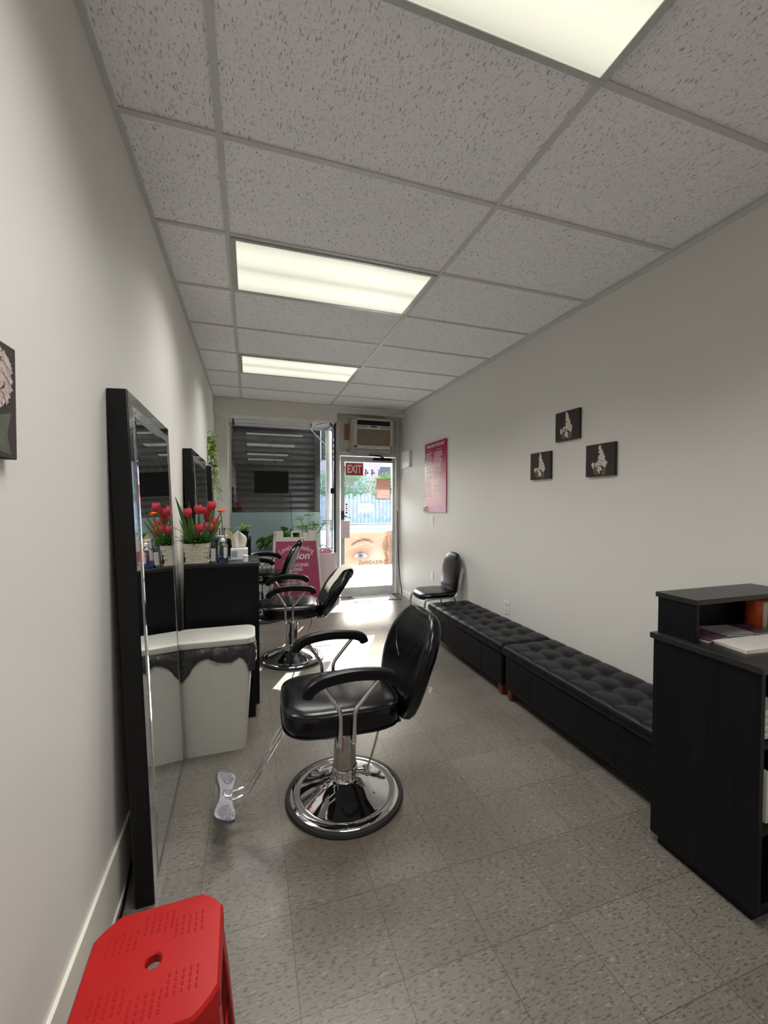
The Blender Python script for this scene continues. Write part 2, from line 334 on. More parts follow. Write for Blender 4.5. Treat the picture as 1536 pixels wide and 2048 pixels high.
def mesh_of(name, bm, m, smooth=35):
    bmesh.ops.recalc_face_normals(bm, faces=bm.faces[:])
    me = bpy.data.meshes.new(name); bm.to_mesh(me); bm.free()
    me.materials.append(M[m])
    if smooth:
        for p in me.polygons: p.use_smooth = True
        try: me.set_sharp_from_angle(angle=math.radians(smooth))
        except Exception: pass
    return me
def obj(name, bm, m, parent=None, smooth=35, bevel=0, sub=0, label=None, seg=2):
    o = bpy.data.objects.new(name, mesh_of(name, bm, m, smooth)); COL.objects.link(o)
    if parent is not None: o.parent = parent
    if bevel:
        md = o.modifiers.new('bevel', 'BEVEL'); md.width = bevel; md.segments = seg; md.limit_method = 'ANGLE'; md.angle_limit = math.radians(40)
    if sub:
        md = o.modifiers.new('sub', 'SUBSURF'); md.levels = sub; md.render_levels = sub
    if label: o['label'] = label
    return o
def tag(o, label, cat, group=None):
    o['label'] = label; o['category'] = cat
    if group: o['group'] = group
    return o
def thing(name, label, cat, loc=(0, 0, 0), rz=0, group=None):
    o = bpy.data.objects.new(name, None); COL.objects.link(o); o.empty_display_size = .1
    o.location = loc; o.rotation_euler = (0, 0, rz); return tag(o, label, cat, group)
def struct(name, bm, m, parent=None, **kw):
    o = obj(name, bm, m, parent, **kw)
    if parent is None: o['kind'] = 'structure'
    return o
def bx(*a, mat=None):
    bm = B(); box(bm, *a, mat=mat); return bm
def ico(bm, c, r, sub=1, sc=(1, 1, 1)):
    r_ = bmesh.ops.create_icosphere(bm, subdivisions=sub, radius=r)
    for v in r_['verts']: v.co = Vector((v.co.x*sc[0], v.co.y*sc[1], v.co.z*sc[2]))+Vector(c)
def text(name, s, size, mat, m, parent, extrude=.0008, bold=0, shear=0, align='CENTER', label=None, spacing=1, xs=1):
    cu = bpy.data.curves.new('txt', 'FONT'); cu.body = s; cu.size = size; cu.extrude = extrude; cu.offset = bold; cu.shear = shear
    cu.align_x = align; cu.align_y = 'CENTER'; cu.space_character = spacing; cu.resolution_u = 4
    to = bpy.data.objects.new('txt', cu); COL.objects.link(to)
    dg = bpy.context.evaluated_depsgraph_get(); me = bpy.data.meshes.new_from_object(to.evaluated_get(dg))
    bpy.data.objects.remove(to); bpy.data.curves.remove(cu)
    me.transform(mat @ Matrix.Diagonal((xs, 1, 1, 1))); me.materials.clear(); me.materials.append(M[m])
    o = bpy.data.objects.new(name, me); COL.objects.link(o); o.parent = parent
    if label: o['label'] = label
    return o
def merge(objs, name):
    """join text pieces of one inscription into one part"""
    bm = B(); first = objs[0]
    for o in objs: bm.from_mesh(o.data)
    me = bpy.data.meshes.new(name); bm.to_mesh(me); bm.free(); me.materials.append(first.data.materials[0]); par = first.parent
    for o in objs: bpy.data.objects.remove(o)
    r = bpy.data.objects.new(name, me); COL.objects.link(r); r.parent = par; return r
FRONT = Matrix(((1, 0, 0, 0), (0, 0, 1, 0), (0, 1, 0, 0), (0, 0, 0, 1)))     # text in the x-z plane
def at(x, y, z, mirror=False):                                                  # read from the room (-y side); mirror: reads from the street
    return Matrix.Translation((x, y, z)) @ Matrix(((-1 if mirror else 1, 0, 0, 0), (0, 0, 1, 0), (0, 1, 0, 0), (0, 0, 0, 1)))

# ------------------------------------------------------------------ room shell
struct('floor', bx(XL-.1, XR+.1, YB, YD+.06, -.08, 0), 'vinyl floor tile', smooth=0)
struct('wall_left', bx(XL-.12, XL, YB, YG+.3, -.08, ZC+.15), 'wall paint', smooth=0)
struct('wall_right', bx(XR, XR+.12, YB, YD+.06, -.08, ZC+.15), 'wall paint', smooth=0)
struct('wall_back', bx(XL-.12, XR+.12, YB-.12, YB, -.08, ZC+.15), 'wall paint', smooth=0)
bm = B()
box(bm, XL-.12, XR+.12, YB-.1, YE+.02, ZC+.006, ZC+.15)
ceil = struct('ceiling', bm, 'ceiling tile', smooth=0)
rows = [TY0+i*.6096 for i in range(-9, 7)]
cols = [TX0-1.2192*0, TX0+1.2192]
bm = B()
for x in cols: box(bm, x-.012, x+.012, YB, YE, ZC-.001, ZC+.012)
obj('ceiling_runner', bm, 'grid paint', ceil, smooth=0)
bm = B()
for y in rows: box(bm, XL, XR, y-.012, y+.012, ZC, ZC+.012)
obj('ceiling_cross_tee', bm, 'grid paint', ceil, smooth=0)
bm = B()
box(bm, XL, XL+.022, YB, YE, ZC-.002, ZC+.012); box(bm, XR-.022, XR, YB, YE, ZC-.002, ZC+.012)
box(bm, XR-.006, XR, YB, YE, ZC-.03, ZC)
obj('ceiling_edge_angle', bm, 'grid paint', ceil, smooth=0)
# baseboards
bm = B(); box(bm, XL, XL+.012, YB, 2.6, 0, .22); box(bm, XL, XL+.018, YB, 2.6, 0, .012)
struct('baseboard_left', bm, 'trim paint', bevel=.003)
bm = B(); prism(bm, [(XR, 0), (XR-.014, 0), (XR-.014, .075), (XR-.006, .095), (XR, .095)], 'y', YB, YD-.02)
struct('baseboard_right', bm, 'trim paint')
# front wall: header, pier, bay
bm = B(); box(bm, XL, 1.215, YE, YE+.20, 2.61, ZC+.1); box(bm, 1.215, XR, YE, YD+.06, 2.735, ZC+.1)
struct('wall_front', bm, 'wall paint', smooth=0)
struct('trim_1', bx(XL, XR, YE-.012, YE, ZC-.03, ZC-.002), 'trim paint', smooth=0)
bm = B(); box(bm, XL, -.29, YE+.13, YG+.1, 0, 2.62); struct('wall_bay_left', bm, 'wall paint', smooth=0)
struct('ceiling_bay', bx(XL, 1.25, YE+.20, YG+.15, 2.615, 2.75), 'white trim', smooth=0)
struct('wall_above_bay', bx(XL-.1, 1.25, YG+.06, YG+.26, 2.64, 3.3), 'facade render', smooth=0)
struct('wall_roof_edge', bx(XL-.12, XR+.12, YE-.05, YG+.2, 2.95, 3.1), 'facade render', smooth=0)
struct('wall_above_door', bx(1.2, XR+.12, YD+.02, YD+.3, 2.78, 3.3), 'facade render', smooth=0)
bm = B(); box(bm, -.29, 1.19, 6.10, YG+.06, -.1, .655)
struct('wall_window_base', bm, 'wall paint', smooth=0)
struct('trim_2', bx(-.29, 1.215, 6.09, YG, .655, .675), 'white trim', bevel=.003)
struct('wall_panel_pink', bx(.86, 1.215, 6.085, 6.10, .0, .655), 'pink board', smooth=0)

# display window: frame, glass, side return
win = struct('window_1', (lambda bm: (box(bm, -.29, -.262, YG-.02, YG+.03, .675, 2.615), box(bm, 1.165, 1.205, YG-.025, YG+.03, .675, 2.615),
      box(bm, -.29, 1.2, YG-.02, YG+.03, 2.575, 2.615), box(bm, -.29, 1.2, YG-.02, YG+.03, .675, .70), bm)[-1])(B()), 'frame aluminium', bevel=.003)
obj('glass_pane', bx(-.262, 1.165, YG, YG+.006, .70, 2.575), 'shop glass', win, smooth=0)
win2 = struct('window_2', (lambda bm: (box(bm, 1.18, 1.21, YD+.05, YG-.03, .675, .70), box(bm, 1.18, 1.21, YD+.05, YG-.03, 2.575, 2.615), bm)[-1])(B()), 'frame aluminium', bevel=.002)
obj('glass_pane', bx(1.192, 1.198, YD+.05, YG-.02, .70, 2.575), 'window glass', win2, smooth=0)

# door frame, transom and leaf
bm = B()
box(bm, 1.215, 1.285, YD-.03, YD+.05, 0, 2.735); box(bm, 2.18, XR, YD-.03, YD+.05, 0, 2.735)
box(bm, 1.285, 2.18, YD-.03, YD+.05, 2.135, 2.20); box(bm, 1.285, 2.18, YD-.03, YD+.05, 2.70, 2.735)
box(bm, 2.195, 2.205, YD-.045, YD-.03, 0, 2.735); box(bm, 1.245, 1.252, YD-.036, YD-.03, 0, 2.735)
door = struct('door_1', bm, 'frame aluminium', bevel=.003)
bm = B(); box(bm, 1.30, 1.36, YD-.022, YD+.022, .012, 2.125); box(bm, 2.125, 2.172, YD-.022, YD+.022, .012, 2.125)
box(bm, 1.36, 2.125, YD-.022, YD+.022, 2.045, 2.125); box(bm, 1.36, 2.125, YD-.022, YD+.022, .012, .135)
leaf = obj('door_leaf', bm, 'frame aluminium', door, bevel=.003)
obj('glass_pane', bx(1.36, 2.125, YD-.003, YD+.003, .135, 2.045), 'window glass', leaf, smooth=0)
obj('pull_bar', bx(1.36, 2.125, YD+.03, YD+.042, 1.082, 1.094), 'dark steel', leaf)
bm = B(); box(bm, 1.305, 1.352, YD-.03, YD-.02, 1.17, 1.30); tube(bm, [(1.335, YD-.03, 1.225), (1.335, YD-.07, 1.225), (1.36, YD-.075, 1.222), (1.45, YD-.075, 1.20)], .009, 8)
lathe(bm, [(.014, -.045), (.016, -.02)], 14, (1.33, YD-.005, 1.275), 'y')
obj('door_handle', bm, 'dark steel', leaf)
bm = B(); box(bm, 1.80, 2.09, YD-.075, YD-.025, 2.075, 2.11); lathe(bm, [(.02, 0), (.02, .05)], 14, (1.96, YD-.05, 2.07)); tube(bm, [(1.96, YD-.05, 2.125), (1.78, YD-.17, 2.14), (1.92, YD-.04, 2.155)], .009, 8, smooth=False); box(bm, 1.70, 1.80, YD-.17, YD-.14, 2.135, 2.15)
obj('door_closer', bm, 'black plastic', door, bevel=.003)
bm = B(); prism(bm, [(1.285, 2.20), (2.18, 2.20), (2.18, 2.70), (1.285, 2.70)], 'y', YD-.004, YD+.02)
for x in (1.33, 1.40, 2.10, 2.15): box(bm, x, x+.012, YD-.014, YD-.004, 2.20, 2.70)
obj('transom_panel', bm, 'frame aluminium', door, smooth=0)
obj('threshold', bx(1.25, 2.2, YD-.05, YD+.08, 0, .012), 'frame aluminium', door, bevel=.003)
# dark gap strip and sensor by the door frame
bm = B(); box(bm, 1.205, 1.225, YD-.03, YD+.03, .675, 2.61); struct('trim_3', bm, 'dark steel', smooth=0)

# ------------------------------------------------------------------ ceiling lights (each with its own lamp)
def panel(i, row, label, drop=.0):
    x0, x1 = TX0, TX0+1.2192; y0 = TY0+row*.6096; cx, cy = (x0+x1)/2, y0+.3048
    tH = thing('ceiling_light', label, 'ceiling light', (cx, cy, ZC-drop), 0, 'fluorescent ceiling panels')
    bm = B(); a, b, cw = .570, .268, .030
    for (p, q, r_, s_) in ((-a-cw+.0, a+cw, -b-cw+.01, -b), (-a-cw, a+cw, b, b+cw-.01), (-a-cw, -a, -b, b), (a, a+cw, -b, b)): box(bm, p, q, r_, s_, -.006, .004+drop)
    obj('light_frame', bm, 'lamp rim', tH, bevel=.002)
    obj('diffuser', bx(-a, a, -b, b, -.002, .003), 'lit prismatic diffuser', tH, smooth=0)
    ld = bpy.data.lights.new('fluorescent_tubes', 'AREA'); ld.shape = 'RECTANGLE'; ld.size = 1.12; ld.size_y = .52; ld.energy = LAMP_W; ld.spread = math.radians(132); ld.color = (1, .98, .95)
    lo = bpy.data.objects.new('fluorescent_tubes', ld); COL.objects.link(lo); lo.parent = tH; lo.location = (0, 0, -.012)
panel(0, 4, 'lit fluorescent panel in ceiling nearest the shop front')
panel(1, 1, 'lit fluorescent panel in the middle of the ceiling')
panel(2, -2, 'large lit fluorescent panel cut off by the top edge of photo', .03)
panel(3, -5, 'lit fluorescent ceiling panel behind the viewer, mirrored in shop window')

# tube batten above the display window
tb = thing('batten_light', 'unlit white tube light fitting above the shop window', 'light fitting', (.33, 6.30, 2.615))
obj('housing', bx(-.56, .56, -.04, .04, -.05, 0), 'white trim', tb, bevel=.006)
bm = B(); lathe(bm, [(.013, -.54), (.013, .54)], 12, (0, -.01, -.066), 'x'); obj('tube', bm, 'white plastic', tb)
for s_ in (-1, 1): obj('end_cap', bx(s_*.55-.015, s_*.55+.015, -.04, .03, -.085, -.0), 'dark steel' if s_ < 0 else 'white plastic', tb, bevel=.004)

# ------------------------------------------------------------------ salon chairs
def cushion_ring(hx, hy, z, e=4.5, n=44, cx=0, front=1.0):
    out = []
    for i in range(n):
        a = 2*PI*i/n; c_, s_ = math.cos(a), math.sin(a)
        x = math.copysign(abs(c_)**(2/e), c_)*hx; y = math.copysign(abs(s_)**(2/e), s_)*hy
        if x < 0: y *= 1-.10*(x/hx)**2*front
        out.append((cx+x, y, z))
    return out
def salon_chair(loc, rz, label, lift=0, recline=15, roll=False, towel=False):
    t = thing('salon_chair', label, 'salon chair', loc, rz, 'black hydraulic salon chairs')
    # chrome dish, rubber rim
    bm = B(); lathe(bm, [(.05, .012), (.262, .012), (.266, .020), (.255, .028), (.235, .031), (.225, .028), (.215, .030), (.16, .055), (.11, .078), (.078, .088), (.074, .092), (.05, .092)], 72)
    obj('base_plate', bm, 'chrome', t, smooth=50)
    bm = B(); lathe(bm, [(.258, 0), (.284, .001), (.287, .010), (.283, .020), (.268, .024), (.260, .020)], 72, cap=False); obj('rubber_rim', bm, 'black rubber', t)
    bm = B(); lathe(bm, [(.060, .088), (.062, .092), (.062, .145), (.056, .150)], 40); obj('collar', bm, 'chrome', t, bevel=.002)
    bm = B(); lathe(bm, [(.058, .148), (.055, .17), (.050, .325), (.046, .333)], 40); obj('column', bm, 'worn chrome', t)
    zs = .40+lift
    bm = B(); lathe(bm, [(.027, .33), (.027, zs)], 24); obj('piston', bm, 'chrome', t)
    bm = B(); box(bm, -.13, .13, -.12, .12, zs-.012, zs+.012); box(bm, -.16, .24, -.15, -.12, zs-.002, zs+.012); box(bm, -.16, .24, .12, .15, zs-.002, zs+.012); box(bm, .18, .24, -.12, .12, zs, zs+.012)
    obj('seat_frame', bm, 'dark steel', t, bevel=.003)
    # foot pump lever
    bm = B(); tube(bm, [(.055, -.02, .115), (.095, -.03, .118)], .011, 12, smooth=False); lathe(bm, [(.014, -.03), (.014, .02)], 14, (.10, -.03, .12), 'y')
    tube(bm, [(.10, -.03, .12), (.13, -.028, .19), (.165, -.02, .30), (.175, -.02, .345), (.17, -.01, .365), (.12, 0, .37)], .0055, 10); obj('pump_lever', bm, 'worn chrome', t)
    # seat
    bm = B(); R = []
    for z, k in ((.0, .90), (.006, .955), (.02, .985), (.05, 1.0), (.08, 1.0), (.098, .985), (.108, .95)): R.append(cushion_ring(.27*k, .245*k, zs+.012+z, cx=-.035))
    for z, k in ((.116, .88), (.121, .76), (.123, .55), (.122, .3), (.121, .08)): R.append(cushion_ring(.27*k, .245*k, zs+.012+z, 3.2, cx=-.035))
    loft(bm, R); seat = obj('seat_cushion', bm, 'black vinyl', t, smooth=60)
    for z, k in ((.103, .972), (.018, .99)):
        bm = B(); ring = cushion_ring(.27*k+.001, .245*k+.001, zs+.012+z, cx=-.035); tube(bm, ring+ring[:1], .0035, 6, smooth=False, cap=False); obj('piping', bm, 'black vinyl', seat)
    # back: sections from hip to head, leaning by recline
    a = math.radians(recline); hinge = Vector((.215, 0, zs+.035)); ux_ = Vector((math.cos(a), 0, -math.sin(a))); uz_ = Vector((math.sin(a), 0, math.cos(a)))
    sec = [(-.02, .14, .018), (-.005, .17, .038), (.03, .200, .052), (.09, .230, .058), (.16, .252, .058), (.24, .262, .056), (.31, .258, .055), (.37, .240, .053), (.42, .208, .050), (.455, .168, .044), (.478, .125, .032), (.486, .07, .016)]
    R = []; RB = []
    for h, hw, ht in sec:
        off = .05+.018*math.sin(PI*min(1, max(0, h/.45)))*-1+.022*(h/.45)**2; ring = []; rb = []
        for i in range(40):
            q = 2*PI*i/40; c_, s_ = math.cos(q), math.sin(q); y = math.copysign(abs(s_)**(2/3.2), s_)*hw; x = math.copysign(abs(c_)**(2/3.2), c_)*ht
            if x < 0: x += .020*(1-(y/hw)**2)*min(1, h/.1 if h > 0 else 0)
            ring.append(hinge+ux_*(off+x)+uz_*h+Vector((0, y, 0)))
            x2 = ht*.35+(.68*ht if c_ > 0 else 0)*abs(c_)**.4; rb.append(hinge+ux_*(off+x2+.003)+uz_*h+Vector((0, y*.985, 0)))
        R.append(ring); RB.append(rb)
    bm = B(); loft(bm, R); back = obj('backrest', bm, 'black vinyl', t, smooth=60)
    # seams: piping round the front face and the Y seam
    def face_pt(h, yy, out=.002, front=True):
        j = max(0, min(len(sec)-2, sum(1 for s_ in sec if s_[0] <= h)-1)); h0, w0, t0 = sec[j]; h1, w1, t1 = sec[j+1]; q = (h-h0)/(h1-h0); hw = w0+(w1-w0)*q; ht = t0+(t1-t0)*q
        off = .05-.018*math.sin(PI*min(1, max(0, h/.45)))+.022*(h/.45)**2; yn = max(-1, min(1, yy)); x = -ht*(1-abs(yn)**3.2)**(1/3.2)+.020*(1-yn*yn)
        if not front: x = ht*(1-abs(yn)**3.2)**(1/3.2)
        return hinge+ux_*(off+x-out)+uz_*h+Vector((0, yn*hw, 0))
    bm = B(); hs_ = (.01, .06, .12, .2, .3, .38, .43, .46, .475); tube(bm, [face_pt(h, -.97, .0) for h in hs_]+[face_pt(.48, 0, .0)]+[face_pt(h, .97, 0) for h in reversed(hs_)], .0035, 6); obj('piping', bm, 'black vinyl', back)
    bm = B(); tube(bm, [face_pt(.23, 0, .001), face_pt(.27, -.3, .001), face_pt(.34, -.6, .001)], .002, 5); tube(bm, [face_pt(.23, 0, .001), face_pt(.27, .3, .001), face_pt(.34, .6, .001)], .002, 5); tube(bm, [face_pt(.23, 0, .001), face_pt(.1, 0, .001)], .002, 5); obj('seam', bm, 'black vinyl', back)
    bm = B(); bmp = [hinge+ux_*(.05+.062)+uz_*.16+Vector((0, -.16, 0))]
    c0 = hinge+uz_*.15+ux_*.088+Vector((0, -.215, 0))
    for dx_ in (0,): box(bm, 0, .022, -.004, .0, 0, .026, Matrix.Translation(c0) @ Matrix.Rotation(a, 4, 'Y'))
    obj('fabric_tag', bm, 'white ink', back, label='small white label sewn into the seam')
    if roll:
        bm = B(); R = []
        for i in range(13):
            y = -.15+.30*i/12; k = (1-(abs(y)/.152)**6)**.5 if abs(y) < .152 else .1
            R.append([hinge+ux_*(.10+.040*k*math.cos(q))+uz_*(.485+.052*k*math.sin(q))+Vector((0, y, 0)) for q in [2*PI*j/16 for j in range(16)]])
        loft(bm, R); obj('neck_roll', bm, 'black vinyl', t, smooth=60)
        bm = B(); loft(bm, RB[1:-1]); obj('back_panel', bm, 'grey vinyl back', back, smooth=60)
    # arms
    for s_ in (-1, 1):
        y = s_*.275
        P = [(-.215, y, .628+lift), (-.205, y, .655+lift), (-.165, y, .683+lift), (-.10, y, .699+lift), (-.02, y, .705+lift), (.06, y, .700+lift), (.12, y, .690+lift), (.155, y, .672+lift), (.165, y, .645+lift)]
        sect = [(a_*.025, b_*.0245) for a_, b_ in [(1, .5), (.8, .9), (.3, 1), (-.3, 1), (-.8, .9), (-1, .5), (-1, -.5), (-.8, -.9), (-.3, -1), (.3, -1), (.8, -.9), (1, -.5)]]
        bm = B(); tube(bm, P, lambda u: min(1, .72+6*min(u, 1-u)), sect=sect); obj('arm_pad', bm, 'black plastic', t, smooth=50)
        bm = B()
        for (xb, xm, xt) in ((-.072, -.075, -.155), (-.012, -.008, .10)):
            tube(bm, [(xb, s_*.215, zs+.002), (xb, s_*.245, zs-.002), (xb, s_*.262, zs+.02), (xb, s_*.268, zs+.09), (xm, s_*.272, zs+.145), (xm+(xt-xm)*.25, s_*.274, zs+.185), (xt, y, .678+lift)], .0098, 12)
        obj('arm_tube', bm, 'chrome', t, smooth=60)
    # footrest
    bm = B()
    for y in (-.028, .028):
        tube(bm, [(-.13, y, zs), (-.27, y, zs-.010), (-.295, y-.003, zs-.022), (-.31, y-.005, zs-.045), (-.435, y-.024, .165), (-.448, y-.026, .141), (-.468, y-.029, .125), (-.495, y-.031, .118), (-.53, y-.032, .116)], .0105, 12, smooth=False)
    box(bm, -.25, -.20, -.06, .06, zs-.022, zs+.004); obj('footrest_bar', bm, 'chrome', t, smooth=60)
    bm = B(); out = []
    prof = [(0, .031), (.03, .031), (.06, .034), (.09, .041), (.12, .045), (.145, .042), (.156, .030), (.160, .010)]
    L = [(-p[1]+.006*0, p[0]) for p in prof]; out = [(w_, y) for y, w_ in prof]+[(-w_-.008*(y/.16), y-.008) for y, w_ in reversed(prof)]
    out = out[:-1]+[(-w_-.008*(y/.16), -y) for y, w_ in prof[1:]]+[(w_, -y+.0) for y, w_ in reversed(prof[1:])]
    tilt = Matrix.Translation((-.546, -.032, .124)) @ Matrix.Rotation(.05, 4, 'Z') @ Matrix.Rotation(math.radians(26), 4, 'Y')
    top, bot = [], []
    for x, y in out: top.append(tilt @ Vector((x, y, .008+.10*y*y*0))); bot.append(tilt @ Vector((x, y, -.008)))
    loft(bm, [bot, top]); fp = obj('footplate', bm, 'cast aluminium', t, bevel=.004)
    for s_ in (-1, 1):
        bm = B()
        for i in range(9):
            for j in range(8):
                x = -.038+.0095*i; y = s_*(.075+.0105*j)
                if abs(x) < .038-abs(abs(y)-.115)*.55: box(bm, x-.0025, x+.0025, y-.0035, y+.0035, .007, .0102, tilt)
        obj('grip_studs', bm, 'cast aluminium', fp, smooth=0)
    bm = B(); ring = [tilt @ Vector((.021*math.cos(q), .021*math.sin(q), .009)) for q in [2*PI*i/6+.3 for i in range(7)]]; tube(bm, ring, .003, 6, smooth=False, cap=False); obj('hex_mark', bm, 'chrome', fp)
    if towel:
        tw = thing('towel', 'off-white folded towel draped over the reclined chair back', 'towel', loc, rz)
        bm = B(); G = []
        path = [(.20, -1), (.25, -1), (.30, -1), (.35, -1), (.40, -1), (.44, -1), (.47, -.8), (.485, -.4), (.497, 0), (.495, .5), (.475, 1), (.44, 1.05), (.41, 1.1)]
        for h, f_ in path:
            row = []
            for j in range(11):
                yn = -.135+.22*j/10; off = .05-.018*math.sin(PI*min(1, h/.45))+.022*(h/.45)**2
                hw = .20; ht = .043 if h < .45 else .034
                wrink = .003*math.sin(j*1.9+h*40)
                drop = 0 if h < .46 else -.9*max(0, abs(yn)-.10)**1.0*.35
                row.append(hinge+ux_*(off+f_*(ht+.006)+(.016*(1-(yn/.23)**2) if f_ < 0 and h < .45 else 0)*.6+wrink-(.0 if f_ < 0 else .0))+uz_*(h+drop)+Vector((0, yn, 0)))
            G.append(row)
        loft(bm, G, cap=False, closed=False); o_ = obj('towel_cloth', bm, 'white cloth', tw, smooth=60)
        md = o_.modifiers.new('thick', 'SOLIDIFY'); md.thickness = .006; md.offset = 1
    return t
salon_chair((.438, 1.965, 0), -.02, 'black salon chair nearest the camera, pump lever and footplate in full view', 0, 16)
salon_chair((.364, 3.84, 0), -.03, 'black salon chair behind, reclined back with cream towel over it', 0, 29, towel=True)
salon_chair((.150, 5.30, 0), -.22, 'farthest salon chair with neck roll, in front of pink sign', .05, 17, roll=True)

# ------------------------------------------------------------------ benches
def bench(y0, y1, label):
    x0, x1 = 1.755, 2.205; t = thing('storage_bench', label, 'bench', ((x0+x1)/2, (y0+y1)/2, 0), 0, 'tufted storage benches along the wall')
    hx, hy = (x1-x0)/2, (y1-y0)/2
    obj('bench_body', bx(-hx+.012, hx-.012, -hy+.012, hy-.012, .075, .315), 'bench leather', t, bevel=.012, seg=3)
    for yy in (-hy+.30, hy-.30): bm = B(); tube(bm, [(-hx+.0125, yy, .085), (-hx+.0125, yy, .27), (-hx+.0125, yy+(.04 if yy < 0 else -.04), .305)], .003, 6); obj('body_seam', bm, 'bench leather', t)
    # lid: domed panels between stitched grooves, deep at the buttons
    nx, ny = 30, 96; npx, npy = 3, 8; bm = B(); G = []
    for j in range(ny+1):
        row = []
        for i in range(nx+1):
            u, v = i/nx, j/ny; x = -hx+2*hx*u; y = -hy+2*hy*v
            pu, pv = abs(math.sin(PI*npx*u)), abs(math.sin(PI*npy*v))
            z = .392+.010*(min(pu, 1)**.45)*(min(pv, 1)**.45)
            for a in range(1, npx):
                for b in range(1, npy):
                    d2 = ((x-(-hx+2*hx*a/npx))**2+(y-(-hy+2*hy*b/npy))**2)/.0013
                    if d2 < 9: z -= .017*math.exp(-d2)
            e = min(u, 1-u, )*2*hx; e2 = min(v, 1-v)*2*hy; e = min(e, e2)
            if e < .02: z = z-(.012*(1-e/.02)**2)
            row.append((x, y, z))
        G.append(row)
    V = [[bm.verts.new(p) for p in r] for r in G]
    for j in range(ny):
        for i in range(nx): bm.faces.new((V[j][i], V[j][i+1], V[j+1][i+1], V[j+1][i]))
    edge = [V[0][i] for i in range(nx+1)]+[V[j][nx] for j in range(1, ny+1)]+[V[ny][i] for i in range(nx-1, -1, -1)]+[V[j][0] for j in range(ny-1, 0, -1)]
    prev = edge; n = len(edge)
    for z, k in ((.372, .006), (.345, .007), (.325, .002), (.318, -.01)):
        nxt = []
        for v in edge:
            x = v.co.x+(k if v.co.x > hx-.001 else -k if v.co.x < -hx+.001 else 0); y = v.co.y+(k if v.co.y > hy-.001 else -k if v.co.y < -hy+.001 else 0)
            bul = .0045*abs(math.sin(PI*8*(v.co.y+hy)/(2*hy)))**.5 if abs(v.co.x) > hx-.001 and .33 < z < .38 else 0
            nxt.append(bm.verts.new((x+math.copysign(bul, x), y, z)))
        for i in range(n): bm.faces.new((prev[i], nxt[i], nxt[(i+1) % n], prev[(i+1) % n]))
        prev = nxt
    bm.faces.new(prev)
    lid = obj('tufted_lid', bm, 'bench leather', t, smooth=60)
    bm = B(); pts = [(-hx-.004, -hy-.004, .379), (hx+.004, -hy-.004, .379), (hx+.004, hy+.004, .379), (-hx-.004, hy+.004, .379), (-hx-.004, -hy-.004, .379)]; tube(bm, pts, .0035, 6, smooth=False, cap=False); obj('piping', bm, 'bench leather', lid)
    for a in range(1, npx):
        for b in range(1, npy):
            bm = B(); ico(bm, (-hx+2*hx*a/npx, -hy+2*hy*b/npy, .3835), .011, 2, (1, 1, .4)); obj('button', bm, 'bench leather', lid)
    for sx in (-1, 1):
        for sy in (-1, 1):
            bm = B(); cx, cy = sx*(hx-.05), sy*(hy-.05)
            loft(bm, [[(cx+a*.030, cy+b*.030, .09) for a, b in ((-1, -1), (1, -1), (1, 1), (-1, 1))], [(cx+a*.018+sx*.004, cy+b*.018+sy*.004, 0) for a, b in ((-1, -1), (1, -1), (1, 1), (-1, 1))]]); obj('leg', bm, 'reddish brown wood', t, bevel=.002)
bench(2.605, 3.90, 'black tufted storage bench farther away, beside the chrome-legged chair')
bench(1.315, 2.585, 'black tufted storage bench nearer the reception desk')

# ------------------------------------------------------------------ stacking chair by the wall
sc = thing('side_chair', 'black padded chair with chrome legs beside the wall', 'chair', (1.94, 4.19, 0))
bm = B(); R = []
for z, k in ((.412, .93), (.418, .975), (.435, 1.0), (.452, .985), (.462, .93), (.467, .8), (.468, .45), (.468, .05)): R.append([(x, y, z-(.028*((-x-.06)/.15)**2 if x < -.06 else 0)) for x, y, _ in cushion_ring(.215*k, .215*k, z, 4.2)])
loft(bm, R); obj('seat_pad', bm, 'black vinyl', sc, smooth=60)
bm = B(); R = []
for h, hw, ht in ((0, .175, .012), (.01, .19, .018), (.10, .20, .02), (.25, .198, .02), (.33, .185, .02), (.375, .155, .019), (.405, .11, .016), (.418, .05, .008)):
    R.append([(.185+h*.16+math.copysign(abs(math.cos(q))**.6, math.cos(q))*ht-.012*math.sin(PI*h/.42), math.copysign(abs(math.sin(q))**.7, math.sin(q))*hw, .455+h) for q in [2*PI*i/32 for i in range(32)]])
loft(bm, R); obj('back_pad', bm, 'black vinyl', sc, smooth=60)
for s_ in (-1, 1):
    bm = B(); tube(bm, [(-.215, s_*.205, .0), (-.195, s_*.197, .30), (-.18, s_*.193, .385), (-.14, s_*.19, .405), (.12, s_*.19, .405), (.16, s_*.19, .395), (.185, s_*.195, .30), (.245, s_*.21, 0)], .0105, 10); obj('leg_frame', bm, 'chrome', sc, smooth=60)
    bm = B(); tube(bm, [(.14, s_*.192, .405), (.19, s_*.197, .44), (.215, s_*.202, .53), (.255, s_*.190, .72)], .010, 10); obj('back_tube', bm, 'chrome', sc, smooth=60)
for x in (-.12, .12): bm = B(); tube(bm, [(x, -.19, .405), (x, .19, .405)], .008, 8, smooth=False); obj('cross_bar', bm, 'chrome', sc)

